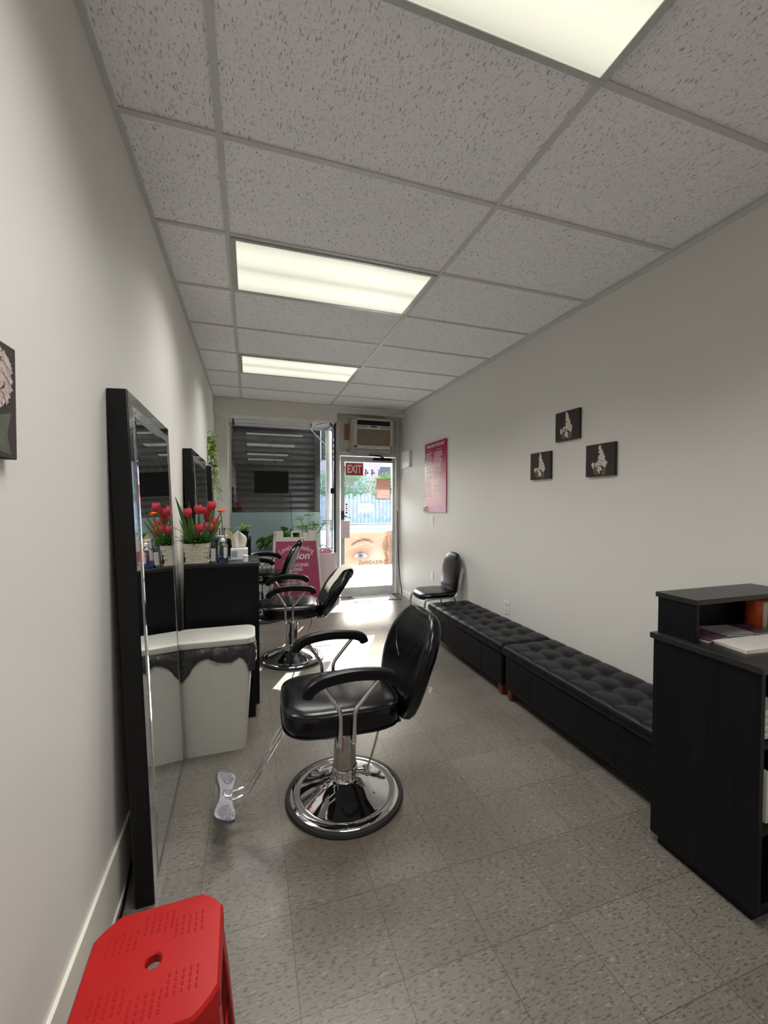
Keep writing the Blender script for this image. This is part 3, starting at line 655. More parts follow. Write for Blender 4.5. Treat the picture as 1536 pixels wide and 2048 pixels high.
# ------------------------------------------------------------------ leaning mirrors
def mirror(y0, y1, label, xb=-.325, lean=.068, yaw=.018, top=1.82, th=.066):
    t = thing('floor_mirror', label, 'mirror', (xb, y0, 0), yaw, 'black framed mirrors against the left wall'); w_ = y1-y0
    t.rotation_euler = (0, -math.atan2(lean, top), yaw); H = math.hypot(top, lean)
    # local: x = outward (glass side at 0), y along wall, z up the mirror
    bm = B(); box(bm, -th, -.0035, 0, w_, 0, H); obj('mirror_frame', bm, 'black plastic', t, bevel=.004)
    e, g, k = .045, .080, .010
    def band(m0, m1, x0, x1):
        b_ = B(); o_ = [(m0, m0), (w_-m0, m0), (w_-m0, H-m0), (m0, H-m0)]; i_ = [(m1, m1), (w_-m1, m1), (w_-m1, H-m1), (m1, H-m1)]
        A = [b_.verts.new((x0, p[0], p[1])) for p in o_]; Bv = [b_.verts.new((x1, p[0], p[1])) for p in i_]
        for i in range(4): b_.faces.new((A[i], A[(i+1) % 4], Bv[(i+1) % 4], Bv[i]))
        return b_
    obj('bevelled_border', band(.003, e, -.0034, -.0015), 'bevelled mirror', t, smooth=0)
    obj('crystal_inlay', band(e, g, -.0015, -.0015), 'crushed crystal', t, smooth=0)
    obj('inner_bevel', band(g, g+k, -.0015, 0), 'bevelled mirror', t, smooth=0)
    bm = B(); prism(bm, [(g+k, g+k), (w_-g-k, g+k), (w_-g-k, H-g-k), (g+k, H-g-k)], 'x', -.006, 0); obj('mirror_glass', bm, 'mirror glass', t, smooth=0)
    return t
mirror(1.62, 2.455, 'tall black framed mirror leaning nearest the camera')
mirror(3.27, 4.25, 'tall black framed mirror behind the tulips', yaw=0)
mirror(4.78, 5.7, 'farthest black framed mirror, seen edge-on beside hanging vine', yaw=0)

# ------------------------------------------------------------------ station cabinets
def cabinet(x0, x1, y0, y1, h, label, drawers=True):
    t = thing('station_cabinet', label, 'cabinet', ((x0+x1)/2, (y0+y1)/2, 0), 0, 'black salon station cabinets'); hx, hy = (x1-x0)/2, (y1-y0)/2
    obj('cabinet_body', bx(-hx+.005, hx-.022, -hy, hy, .085, h-.022), 'black wood veneer', t, bevel=.001)
    obj('cabinet_top', bx(-hx, hx, -hy-.004, hy+.004, h-.022, h), 'grained worktop', t, bevel=.0015)
    obj('plinth', bx(-hx+.005, hx-.03, -hy+.02, hy-.02, 0, .085), 'black wood veneer', t)
    for z0, z1, nm in ((.09, .53, 'cabinet_door'), (.535, .77, 'drawer'), (.775, h-.026, 'drawer')):
        d = obj(nm, bx(hx-.022, hx-.004, -hy+.003, hy-.003, z0, z1), 'black wood veneer', t, bevel=.001)
        zc = (z0+z1)/2 if nm == 'drawer' else z1-.12
        bm = B(); tube(bm, [(hx-.006, -.06, zc), (hx+.018, -.06, zc), (hx+.018, .06, zc), (hx-.006, .06, zc)], .005, 8, smooth=False); obj('handle', bm, 'chrome', d)
    return t
cabinet(-.395, .060, 2.845, 3.235, 1.035, 'black station cabinet with white tulip planter on top')
cabinet(-.42, .012, 4.50, 4.76, 1.06, 'farther black station cabinet with spiky plant on top')

# ------------------------------------------------------------------ bin
bn = thing('waste_bin', 'slim off-white plastic waste bin with black liner and lid', 'waste bin', (-.195, 2.602, 0))
bm = B(); loft(bm, [[(x, y, z) for x, y in rrect(.335+.08*k, .195+.045*k, .03+.01*k)] for z, k in ((0, 0), (.01, .05), (.3, .5), (.58, .95), (.60, 1.0))]); obj('bin_body', bm, 'off white plastic', bn)
bm = B(); loft(bm, [[(x, y, z) for x, y in rrect(a, b, r_)] for z, a, b, r_ in ((.622, .432, .262, .05), (.630, .444, .272, .055), (.656, .442, .270, .055), (.663, .425, .25, .05))]); obj('lid', bm, 'off white plastic', bn, bevel=.002)
bm = B(); R0 = rrect(.430, .255, .05, 12); n = len(R0); rings = []
def drop(x, y, i):
    d = .088+.016*math.sin(x*31)+.010*math.sin(y*40+1)
    if y < 0: d += .075*math.exp(-((x+.165)/.045)**2)+.085*math.exp(-((x-.195)/.03)**2)-.012*math.exp(-(x/.08)**2)
    else: d += .03*math.sin(x*22)**2
    return d
P_ = []
for i in range(n):
    a, b = R0[i], R0[(i+1) % n]; m_ = max(1, int(math.hypot(b[0]-a[0], b[1]-a[1])/.012))
    for q in range(m_): P_.append((a[0]+(b[0]-a[0])*q/m_, a[1]+(b[1]-a[1])*q/m_))
for q in range(11):
    s_ = q/10; rg = []
    for i, (x, y) in enumerate(P_):
        puff = .020*math.sin(s_*PI*.8)+.006*math.sin(i*.9+q*.3)*s_+.004*math.sin(i*2.3+q*.8); l_ = math.hypot(x, y)
        rg.append((x*.955+puff*x/l_, y*.93+puff*y/l_*1.1, .630-drop(x, y, i)*s_))
    rings.append(rg)
loft(bm, rings, cap=False); o_ = obj('bin_liner', bm, 'bin bag film', bn, smooth=60, label='crumpled black bin liner folded over the rim')

# ------------------------------------------------------------------ leafy things
random.seed(4)
def blade(bm, p, d, length, width, droop=.3, up_=Vector((0, 0, 1)), seg=4, fold=.15):
    """one leaf: centre line bends down, two halves folded"""
    d = Vector(d).normalized(); side = d.cross(up_); side = side.normalized() if side.length > 1e-4 else Vector((1, 0, 0)); nrm = side.cross(d).normalized(); prev = None
    for i in range(seg+1):
        s = i/seg; c = Vector(p)+d*length*s-Vector((0, 0, 1))*droop*length*s*s; wd = width*.5*math.sin(PI*min(1, s*.92+.08))**.8 if 0 < i < seg else width*.06
        a, b, c2 = bm.verts.new(c-side*wd+nrm*wd*fold), bm.verts.new(c), bm.verts.new(c+side*wd+nrm*wd*fold)
        if prev: bm.faces.new((prev[0], a, b, prev[1])); bm.faces.new((prev[1], b, c2, prev[2]))
        prev = (a, b, c2)
def rv(s=1): return Vector((random.uniform(-s, s), random.uniform(-s, s), random.uniform(-s, s)))

# tulip planter
pl = thing('tulip_planter', 'white basket-weave planter of red artificial tulips', 'potted flowers', (-.328, 2.945, 1.035))
def sq(h, z, r_=.012): return [(x, y, z) for x, y in rrect(2*h, 2*h, r_, 3)]
bm = B(); loft(bm, [sq(.060, .008), sq(.077, .122), sq(.079, .126), sq(.079, .132), sq(.072, .132), sq(.070, .115)]); pot = obj('pot', bm, 'glossy planter', pl)
bm = B()
for r_ in range(7):
    z = .018+.0145*r_
    for k in range(4):
        for i in range(3):
            h = .061+.016*(z/.12); wv = 2*h/3; a = -h+wv*(i+(.5 if r_ % 2 else 0)); 
            if a+wv > h+.001: continue
            mt = Matrix.Rotation(k*PI/2, 4, 'Z'); box(bm, a+.002, a+wv-.002, -h-.0018, -h+.004, z+.001, z+.0135, mt)
obj('woven_relief', bm, 'glossy planter', pot, bevel=.002)
bm = B(); loft(bm, [sq(.066, 0), sq(.072, .004), sq(.073, .011), sq(.06, .011)]); obj('saucer', bm, 'glossy planter', pl)
obj('soil', bx(-.068, .068, -.068, .068, .10, .118), 'soil', pl)
def tulip(bm, c, tilt, s=1.0):
    ax = (Vector((0, 0, 1))+Vector((tilt[0], tilt[1], 0))).normalized(); q = Vector((0, 0, 1)).rotation_difference(ax)
    for k in range(6):
        a0 = k*PI/3+.2; lay = (k % 2)*.002; G = []
        for i in range(7):
            v = i/6; rad = (.003+.0235*math.sin(PI*(.07+v*.76))**.75)*s*(1-.04*(k % 2)); z = .060*s*v*(1+.05*(k % 2))
            row = []
            for j in range(5):
                u = (j-2)/2; wd = .74*math.sin(PI*(.22+v*.60))**.45; row.append(Vector(c)+q @ Vector(((rad+lay)*math.cos(a0+u*wd), (rad+lay)*math.sin(a0+u*wd), z-.010*abs(u)**2*v*s)))
            G.append(row)
        loft(bm, G, cap=False, closed=False)
heads = [(-.045, -.02, .345), (.008, -.02, .365), (.075, .0, .39), (.012, -.05, .245), (.062, -.05, .25), (.09, .03, .275), (.045, .03, .35), (.085, .0, .235), (.05, .05, .31)]
for hx_, hy_, hz in heads:
    bm = B(); tulip(bm, (hx_*1.15, hy_, hz-.045), (hx_*1.4, hy_*2)); f_ = obj('tulip_bloom', bm, 'petal red', pl, smooth=60)
    bm = B(); tube(bm, [(hx_*.35, hy_*.3, .11), (hx_*.7, hy_*.7, hz*.6), (hx_*1.15, hy_, hz-.044)], .003, 6); obj('stem', bm, 'tulip leaf', f_)
bm = B()
for dx_, dy_, L in ((-.12, .0, .30), (.30, -.3, .24), (.42, -.1, .27), (.5, -.2, .22), (-.2, .2, .26), (.25, .2, .3), (-.32, -.2, .2), (.05, -.1, .22), (-.05, -.3, .2)):
    blade(bm, (dx_*.12, dy_*.12-.01, .11), (dx_, dy_, 1), L, .016, .02, Vector((.3, 1, .1)), 6, .4)
obj('tulip_leaf', bm, 'tulip leaf', pl, smooth=60); bm = B(); blade(bm, (-.035, 0, .11), (-.28, -.05, 1), .34, .028, .02, Vector((.3, 1, .1)), 6, .4); obj('dark_spear_leaf', bm, 'dark leaf', pl, smooth=60)
bm = B(); random.seed(8)
for i in range(330):
    a = random.uniform(0, 2*PI); r_ = random.uniform(.01, .085); d = Vector((math.cos(a), math.sin(a), random.uniform(.0, 1.4))); blade(bm, (r_*math.cos(a), r_*math.sin(a), .125+random.uniform(0, .035)), d, random.uniform(.03, .07), .014, .3, seg=2)
obj('moss', bm, 'dark leaf', pl, smooth=0)
bm = B()
for d, L in (((-.75, -.3, .75), .21), ((-.9, -.2, .45), .18), ((-.5, -.3, .9), .2), ((-.25, -.4, .8), .17), ((.8, -.2, .7), .14), ((.45, -.5, .8), .16), ((-.9, 0, .25), .17), ((-.3, .1, 1), .2)):
    v = Vector(d).normalized(); tube(bm, [v*.04+Vector((0, 0, .11)), v*L*.6+Vector((0, 0, .12)), v*L+Vector((0, 0, .10))], .0016, 5)
obj('twig', bm, 'tulip leaf', pl)

# bottle of gel, lotion, vase, tissue box, cup, bits
t_ = thing('sanitizer_bottle', 'clear pump bottle with blue gel beside the planter', 'bottle', (-.172, 2.895, 1.035))
def oval(a, b, z, n=28): return [(a*math.copysign(abs(math.cos(q))**.75, math.cos(q)), b*math.copysign(abs(math.sin(q))**.75, math.sin(q)), z) for q in [2*PI*i/n for i in range(n)]]
bm = B(); loft(bm, [oval(.030, .02, .0), oval(.034, .024, .006), oval(.034, .024, .10), oval(.030, .021, .118), oval(.013, .013, .13), oval(.012, .012, .14)]); obj('bottle_body', bm, 'clear plastic', t_)
bm = B(); loft(bm, [oval(.029, .019, .004), oval(.031, .021, .045)]); obj('gel', bm, 'blue gel', t_)
bm = B(); prism(bm, [(-.008, .03), (.004, .03), (-.002, .11), (-.010, .11)], 'y', -.0215, -.021); obj('blue_label', bm, 'blue gel', t_)
bm = B(); prism(bm, [(.008, .035), (.027, .035), (.027, .105), (.008, .105)], 'y', -.0255, -.0248); obj('paper_label', bm, 'paper', t_)
bm = B(); lathe(bm, [(.015, .138), (.015, .155), (.007, .16), (.006, .172)], 20); box(bm, -.026, .010, -.006, .006, .172, .180); obj('pump', bm, 'white plastic', t_, bevel=.002)
t_ = thing('lotion_bottle', 'clear bottle with white printed label against the planter', 'bottle', (-.226, 2.875, 1.035))
bm = B(); loft(bm, [oval(.015, .018, .0), oval(.017, .02, .005), oval(.017, .02, .115), oval(.012, .014, .13), oval(.009, .009, .14), oval(.009, .009, .155)]); obj('bottle_body', bm, 'clear plastic', t_)
bm = B(); prism(bm, [(-.013, .02), (.013, .02), (.013, .10), (-.013, .10)], 'y', -.0215, -.0208); lab = obj('printed_label', bm, 'paper', t_)
bm = B()
for i in range(9): box(bm, -.011, .011-.004*(i % 3), -.0222, -.0216, .028+.008*i, .0295+.008*i)
obj('print_lines', bm, 'ac grey plastic', lab)
t_ = thing('flower_vase', 'clear glass vase with one orange flower behind the bottles', 'vase', (-.19, 3.14, 1.035))
bm = B(); lathe(bm, [(.03, 0), (.034, .01), (.032, .12), (.020, .165), (.018, .20), (.022, .215), (.019, .215), (.015, .20), (.017, .165), (.028, .12), (.029, .012), (.005, .01)], 28); obj('vase_body', bm, 'clear plastic', t_)
bm = B(); tube(bm, [(0, 0, .02), (.005, 0, .15), (-.005, -.01, .32)], .003, 6); tube(bm, [(.0, 0, .03), (.02, 0, .2), (.075, -.02, .19), (.10, -.02, .12)], .0018, 5); blade(bm, (.055, -.01, .20), (.4, -.1, -1), .07, .03, .1); st = obj('stem', bm, 'tulip leaf', t_)
bm = B(); blade(bm, (.045, -.02, .20), (.3, -.3, -.9), .07, .034, .1, Vector((0, 1, 0))); obj('dried_leaf', bm, 'dried leaf', t_, smooth=60)
bm = B()
for k in range(16): a = k*2*PI/16*2.4; blade(bm, (-.005, -.01, .322), (math.cos(a), math.sin(a)-.2, .35+.5*(k % 3)/2), .048, .026, .2)
fl_ = obj('bloom', bm, 'orange petal', t_, smooth=60); bm = B(); ico(bm, (-.005, -.014, .336), .010, 2); obj('flower_heart', bm, 'gold ink', fl_)
t_ = thing('tissue_box', 'open box of tissues with a tall tissue pulled up', 'tissue box', (-.072, 3.07, 1.035))
obj('box_body', bx(-.056, .056, -.05, .05, 0, .075), 'white plastic', t_, bevel=.002)
bm = B(); box(bm, -.050, -.012, -.0512, -.0502, .02, .06); obj('printed_patch', bm, 'frosted teal sheet', t_)
bm = B(); G = []
for i in range(9):
    v = i/8; hw = .030+.022*math.sin(PI*min(1, v*.75+.15))-(.030*max(0, v-.75)*4*.8); row = []
    for j in range(12): u = (j/11)*2-1; row.append((u*hw-.004+.012*v-.016*v*v, .012*math.sin(u*6+v*2)*(1-.3*v)+.004*math.sin(u*13), .074+.125*v-.012*abs(u)*v))
    G.append(row)
loft(bm, G, cap=False, closed=False); o_ = obj('tissue', bm, 'tissue paper', t_, smooth=60); md = o_.modifiers.new('t', 'SOLIDIFY'); md.thickness = .001
t_ = thing('paper_cup', 'small white plastic pot at front of the cabinet top', 'pot', (-.030, 2.905, 1.035))
bm = B(); lathe(bm, [(.015, 0), (.0165, .002), (.0165, .036), (.0185, .038), (.0185, .043), (.016, .045)], 24); obj('pot_body', bm, 'white plastic', t_)
bm = B(); tube(bm, [(-.145, 2.99, 1.0395), (-.105, 3.01, 1.0395)], .0035, 8, smooth=False); tag(obj('pen', bm, 'pen pink'), 'short pink pencil lying on cabinet top', 'pencil')
tag(obj('nail_file', bx(.005, .045, 2.99, 3.00, 1.035, 1.039, mat=None), 'green plastic', bevel=.001), 'small green comb lying by the white pot', 'comb')

# cabinet two: pot plant and white box
t_ = thing('spiky_plant', 'spiky green pot plant on the farther station cabinet', 'pot plant', (-.06, 4.62, 1.06))
bm = B(); lathe(bm, [(.035, 0), (.05, .06), (.05, .065), (.04, .06)], 24); obj('pot', bm, 'black plastic', t_)
bm = B(); random.seed(3)
for i in range(26):
    a = random.uniform(0, 2*PI); blade(bm, (0, 0, .055), (math.cos(a), math.sin(a)*.7, random.uniform(.5, 1.6)), random.uniform(.12, .21), .020, .45, seg=5)
obj('leaves', bm, 'leaf green', t_, smooth=60)
t_ = bx(-.24, -.17, 4.53, 4.60, 1.06, 1.09); tag(obj('white_carton', t_, 'white plastic', bevel=.002), 'little white carton on the farther cabinet', 'carton')

# hanging vine
t_ = thing('hanging_vine', 'trailing green vine hanging from a wire hook on left wall', 'hanging plant', (-.425, 5.15, 2.20))
bm = B(); tube(bm, [(-.035, 0, .02), (-.01, 0, .045), (.015, 0, .03), (.01, 0, -.03)], .003, 6); tube(bm, [(-.035, .0, -.01), (-.03, .03, -.4), (-.028, .03, -.62)], .0018, 5); obj('wire_hook', bm, 'dark steel', t_)
random.seed(12); bs = B(); bl = B(); by = B(); br = B()
for k in range(7):
    x0, y0 = random.uniform(-.02, .03), random.uniform(-.03, .03); L = random.uniform(.62, .84); drift = random.uniform(.03, .10); pts = []
    for i in range(9): s = i/8; pts.append((x0+drift*s**1.3+.010*math.sin(i*1.7+k), y0+.012*math.cos(i*1.3+k*2), -.02-L*s))
    tube(br if k == 1 else bs, pts, .0022, 5)
    for i in range(int(22 if k < 4 else 9)):
        s = random.random()**1.35; j = min(7, int(s*8)); p = Vector(pts[j]).lerp(Vector(pts[j+1]), s*8-j); sz = .064*(1-.55*s)
        blade(by if random.random() < .55 else bl, p, rv()+Vector((.1, -.3, -.3)), sz*random.uniform(.7, 1.2), sz*.85, .3, seg=3)
obj('vine_stems', bs, 'leaf green', t_); obj('red_stem', br, 'red stem', t_); obj('green_leaves', bl, 'leaf green', t_, smooth=60); obj('yellow_leaves', by, 'yellow green leaf', t_, smooth=60)

# ------------------------------------------------------------------ reception desk
dk = thing('reception_desk', 'black wood-grain reception desk with raised counter at right', 'desk', (1.92, 1.10, 0))
def dbox(nm, x0, x1, y0, y1, z0, z1, m='black wood veneer', par=dk, **kw): return obj(nm, bx(x0-1.92, x1-1.92, y0-1.10, y1-1.10, z0, z1), m, par, bevel=.0012, **kw)
dbox('end_panel', 1.612, 1.634, .905, 1.292, .045, .870); dbox('end_panel', 2.200, 2.222, .905, 1.292, .045, .870)
dbox('front_panel', 1.634, 2.200, 1.272, 1.292, .045, .870); dbox('plinth', 1.635, 2.20, .93, 1.275, 0, .045)
dbox('worktop', 1.600, 2.228, .893, 1.300, .870, .893, 'grained worktop'); dbox('shelf', 1.634, 2.2, .915, 1.272, .60, .618); dbox('shelf', 1.634, 2.2, .915, 1.272, .30, .318); dbox('shelf', 1.634, 2.2, .915, 1.272, .045, .062)
dbox('counter_side', 1.634, 1.652, 1.135, 1.292, .893, 1.042); dbox('counter_side', 2.196, 2.214, 1.135, 1.292, .893, 1.042); dbox('counter_back', 1.652, 2.196, 1.276, 1.292, .893, 1.042)
dbox('counter_top', 1.628, 2.218, 1.128, 1.300, 1.042, 1.062, 'grained worktop')
tag(obj('paper_stack', (lambda bm: ([box(bm, -.14, .26, -.045+.003*i, .075+.003*i, .003*i, .003*i+.0024, Matrix.Rotation(-.10+.015*i, 4, 'Z')) for i in range(4)], bm)[-1])(B()), 'paper stack', None), 'stack of white paper sheets on the desk top', 'paper').location = (1.84, 1.03, .893)
for i, (x, y, r_, w_, d_, m, lb) in enumerate(((1.74, 1.19, .15, .065, .06, 'magazine dark', 'dark magazine lying at left inside the counter shelf'), (1.895, 1.20, -.15, .075, .055, 'ac grey plastic', 'grey booklet lying in middle of counter shelf'), (2.03, 1.18, -.1, .045, .05, 'magazine dark', 'dark booklet at right before the orange tub'))):
    t_ = thing('booklet', lb, 'booklet', (x, y, .893), r_, 'booklets under the raised counter')
    obj('pages', bx(-w_, w_, -d_, d_, .002, .010), 'paper', t_); obj('cover', (lambda bm: (box(bm, -w_-.002, w_+.002, -d_-.002, d_+.002, 0, .002), box(bm, -w_-.002, w_+.002, -d_-.002, d_+.002, .010, .012), bm)[-1])(B()), m, t_)
t_ = thing('orange_tub', 'orange and white labelled plastic tub under the counter', 'tub', (2.06, 1.205, .911))
t_.location = (2.13, 1.215, .893)
bm = B(); lathe(bm, [(.045, 0), (.047, .004), (.047, .12), (.04, .128)], 32); obj('tub_body', bm, 'orange label', t_)
bm = B(); lathe(bm, [(.0476, .03), (.0478, .105)], 32, cap=False); 
bm = B(); R = [[(.0482*math.cos(a), .0482*math.sin(a), z) for a in [-2.3+.03*i for i in range(12)]] for z in (.004, .118)]; loft(bm, R, cap=False, closed=False); obj('label_stripe', bm, 'paper', t_)
t_ = thing('white_mug', 'white round cup at the frame edge under the counter', 'cup', (2.10, 1.115, .893))
bm = B(); lathe(bm, [(.018, 0), (.026, .01), (.030, .05), (.027, .05), (.022, .012)], 28); obj('cup_body', bm, 'white plastic', t_)
bm = B(); tube(bm, [(.028, 0, .04), (.043, 0, .036), (.040, 0, .018), (.026, 0, .014)], .004, 8); obj('handle', bm, 'white plastic', t_)
for i, lb in enumerate(('white folder standing leftmost inside the desk', 'cream folder standing between two white ones in desk', 'white folder standing rightmost inside the desk')):
    o_ = tag(obj('folder', bx(0, .018, 0, .20, 0, .20-.02*i), ('paper', 'white cloth', 'paper')[i], bevel=.001), lb, 'folder', 'folders inside the reception desk'); o_.location = (1.67+.035*i, .935, .318)
tag(obj('towel_pile', (lambda bm: ([box(bm, 0, .16, 0, .18, .026*i, .026*i+.024) for i in range(4)], bm)[-1])(B()), 'white cloth', bevel=.008), 'folded white towels on the top inner shelf of desk', 'towels').location = (1.66, .93, .618)

# ------------------------------------------------------------------ red stool
stl = thing('plastic_stool', 'red plastic stool with dimpled top in the foreground', 'stool', (-.200, .965, 0), .02)
def octo(h, c): return [(h-c, h), (h, h-c), (h, -h+c), (h-c, -h), (-h+c, -h), (-h, -h+c), (-h, h-c), (-h+c, h)]
H = .46; bm = B()
N_ = 48
def ring8(h, c, z):
    out = []
    for i in range(N_):
        a = 2*PI*i/N_+PI/N_; ca, sa = abs(math.cos(a)), abs(math.sin(a)); r_ = min(h/max(ca, 1e-6), h/max(sa, 1e-6), (2*h-c)/(ca+sa)); out.append((r_*math.cos(a), r_*math.sin(a), z))
    return out
def ringc(r_, z): return [(r_*math.cos(2*PI*i/N_+PI/N_), r_*math.sin(2*PI*i/N_+PI/N_), z) for i in range(N_)]
loft(bm, [ringc(.015, H-.02), ringc(.015, H-.003), ringc(.018, H), ring8(.120, .036, H), ring8(.130, .039, H-.002), ring8(.1345, .040, H-.008), ring8(.137, .041, H-.045), ring8(.133, .040, H-.045), ring8(.130, .038, H-.010), ringc(.02, H-.010)], cap=False)
top = obj('seat_top', bm, 'red plastic', stl, smooth=25)
for gx, gy, rot in ((-.07, .06, .5), (.065, .06, -.5), (-.07, -.06, -.5), (.065, -.06, .5), (0, .085, 0), (0, -.085, 0)):
    bm = B()
    for i in range(5):
        for j in range(4):
            x, y = gx-.028+.0135*i, gy-.018+.0125*j
            if math.hypot(x, y) < .03 or abs(x) > .115 or abs(y) > .115: continue
            ico(bm, (x, y, H), .0042, 1, (.6, 1.3, .45))
    obj('grip_dimples', bm, 'red plastic', top, smooth=60)
for sx in (-1, 1):
    for sy in (-1, 1):
        bm = B(); R = []
        for z, k, wd in ((H-.040, 0, .075), (.30, .012, .060), (.15, .024, .045), (0, .036, .040)):
            e = .133+k; c_ = .038
            P = [(e-c_-wd*.6, e), (e-c_, e), (e, e-c_), (e, e-c_-wd*.6), (e-.004, e-c_-wd*.6), (e-.004, e-c_-.002), (e-c_-.002, e-.004), (e-c_-wd*.6, e-.004)]
            R.append([(sx*p[0], sy*p[1], z) for p in P])
        loft(bm, R); obj('leg', bm, 'red plastic', stl, smooth=25)
for k in range(4):
    bm = B(); box(bm, -.12, .12, .140, .144, .16, .19, Matrix.Rotation(k*PI/2, 4, 'Z')); obj('side_rail', bm, 'red plastic', stl)

# ------------------------------------------------------------------ pictures
random.seed(21)
def canvas(yc, zc, lb, side=1):
    x = XR if side > 0 else XL; t = thing('canvas_print', lb, 'canvas picture', (x, yc, zc), 0 if side > 0 else PI, 'small canvas flower pictures')
    # local: picture faces -x
    obj('canvas', bx(-.022, -.001, -.12, .12, -.108, .108), 'canvas brown', t, bevel=.002)
    return t
for yc, zc, lb in ((2.494, 2.003, 'small dark canvas of white lilac, topmost of three on wall'), (2.785, 1.731, 'small dark lilac canvas, lower left of the three'), (2.188, 1.721, 'small dark lilac canvas, lower right of the three')):
    t = canvas(yc, zc, lb); bm = B()
    def blob(cy, cz, a, b, n_):
        for i in range(n_):
            q = random.uniform(0, 2*PI); r_ = math.sqrt(random.random()); y, z = cy+a*r_*math.cos(q), cz+b*r_*math.sin(q); rr_ = random.uniform(.004, .0065)
            flat(bm, [(y+rr_*math.cos(k*2*PI/8)*(1+.35*math.cos(4*k*2*PI/8)), z+rr_*math.sin(k*2*PI/8)*(1+.35*math.cos(4*k*2*PI/8))) for k in range(8)], 'x', -.0226-.00002*i)
    for k in range(7): blob(-.004*k+.0+.0, .085-.018*k, .010+.0045*k, .013, 12+5*k)
    blob(-.040, -.03, .014, .020, 22); blob(.056, -.035, .011, .020, 22); blob(-.0, -.065, .017, .022, 30); blob(.02, -.025, .02, .02, 20)
    obj('painted_blossom', bm, 'lilac petal', t, smooth=0)
    for lf in (ellipse(-.035, -.075, .016, .033, 14, .2), ellipse(.035, -.07, .018, .03, 14, -.3)): bm = B(); flat(bm, lf, 'x', -.0223); obj('painted_leaf', bm, 'brown leaf paint', t, smooth=0)
t = canvas(.886, 1.625, 'dark canvas of pale pink hydrangea on the left wall', -1)
bm = B()
for i in range(420):
    q = random.uniform(0, 2*PI); r_ = math.sqrt(random.random()); y, z = -.02+.082*r_*math.cos(q)+.0, .040+.062*r_*math.sin(q); rr_ = random.uniform(.005, .009)
    flat(bm, [(y+rr_*math.cos(k*2*PI/8)*(1+.35*math.cos(4*k*2*PI/8)), z+rr_*math.sin(k*2*PI/8)*(1+.35*math.cos(4*k*2*PI/8))) for k in range(8)], 'x', -.0226-.000005*i)
obj('painted_blossom', bm, 'pink petal paint', t, smooth=0)
bm = B(); flat(bm, [(-.1, -.02), (-.06, -.03), (-.02, -.045), (.04, -.04), (.08, -.02), (.09, -.06), (.05, -.09), (-.02, -.085), (-.07, -.098), (-.096, -.10), (-.085, -.06)], 'x', -.0223); obj('painted_leaf', bm, 'olive leaf paint', t, smooth=0)

# price list
t = thing('price_list', 'tall magenta threading price list poster on right wall', 'poster', (XR, 4.79, 1.31))
obj('poster_board', bx(-.014, -.001, -.315, .315, 0, .89), 'price list print', t, bevel=.001)
mt = Matrix.Translation((-.0155, 0, .845)) @ Matrix(((0, 0, -1, 0), (-1, 0, 0, 0), (0, 1, 0, 0), (0, 0, 0, 1)))
text('headline', 'THREADING PRICE LIST', .056, mt, 'white ink', t, bold=.0006, xs=.92)
bm = B(); random.seed(5)
def rows_(y0, zs_, w0):
    for z in zs_:
        y = y0; end = y0-random.uniform(.16, w0)
        while y > end: l = random.uniform(.015, .04); box(bm, -.0152, -.0143, max(end, y-l), y, z, z+.010); y -= l+.007
for a_ in ((.285, [.75-.0235*i for i in range(11)], .23), (.285, [.455-.0235*i for i in range(12)], .18), (.02, [.75-.0235*i for i in range(15)], .25), (.02, [.34-.024*i for i in range(4)], .22), (.0, [.08-.024*i for i in range(3)], .2)): bm = B(); rows_(*a_); obj('price_rows', bm, 'white ink', t, smooth=0)
bm = B(); box(bm, -.0152, -.0143, .10, .24, .785, .793); box(bm, -.0152, -.0143, -.2, -.04, .785, .793); box(bm, -.0152, -.0143, -.17, -.06, .375, .383); obj('gold_heading', bm, 'gold ink', t, smooth=0)
bm = B(); random.seed(2)
for i in range(9): blade(bm, (-.02, .25+random.uniform(-.05, .05), .02+random.uniform(-.02, .03)), rv()+Vector((-.3, 0, 0)), .05, .04, .2)
tag(obj('ribbon_bow', bm, 'tissue paper'), 'crumpled white ribbon at bottom corner of price list', 'ribbon').location = (XR, 4.79, 1.31)

# wall fittings
def outlet(y, z, lb, h=.115, w_=.072, kind='outlet'):
    t = thing(kind, lb, kind, (XR, y, z)); obj('cover_plate', bx(-.006, 0, -w_/2, w_/2, -h/2, h/2), 'white plastic', t, bevel=.002)
    if kind == 'wall_outlet':
        for dz in (-.025, .025):
            bm = B(); prism(bm, rrect(.032, .030, .010, 4, 0, dz), 'x', -.0075, -.005); obj('socket', bm, 'outlet grey', t)
    else: obj('rocker', bx(-.009, -.005, -.008, .008, -.02, .02), 'outlet grey', t)
outlet(4.885, .48, 'white power outlet low on the wall behind the chrome-legged chair', kind='wall_outlet')
outlet(3.245, .47, 'white power outlet low on wall just above the benches', kind='wall_outlet')
outlet(4.885, 1.205, 'light switch directly below the price list', kind='light_switch')
t = thing('wall_register', 'white raised access box high on wall beside the door', 'wall box', (XR, 5.80, 2.085)); obj('box_body', bx(-.03, 0, -.16, .16, -.12, .12), 'white trim', t, bevel=.006); obj('box_ledge', bx(-.045, 0, -.17, .17, -.135, -.12), 'white trim', t, bevel=.004)

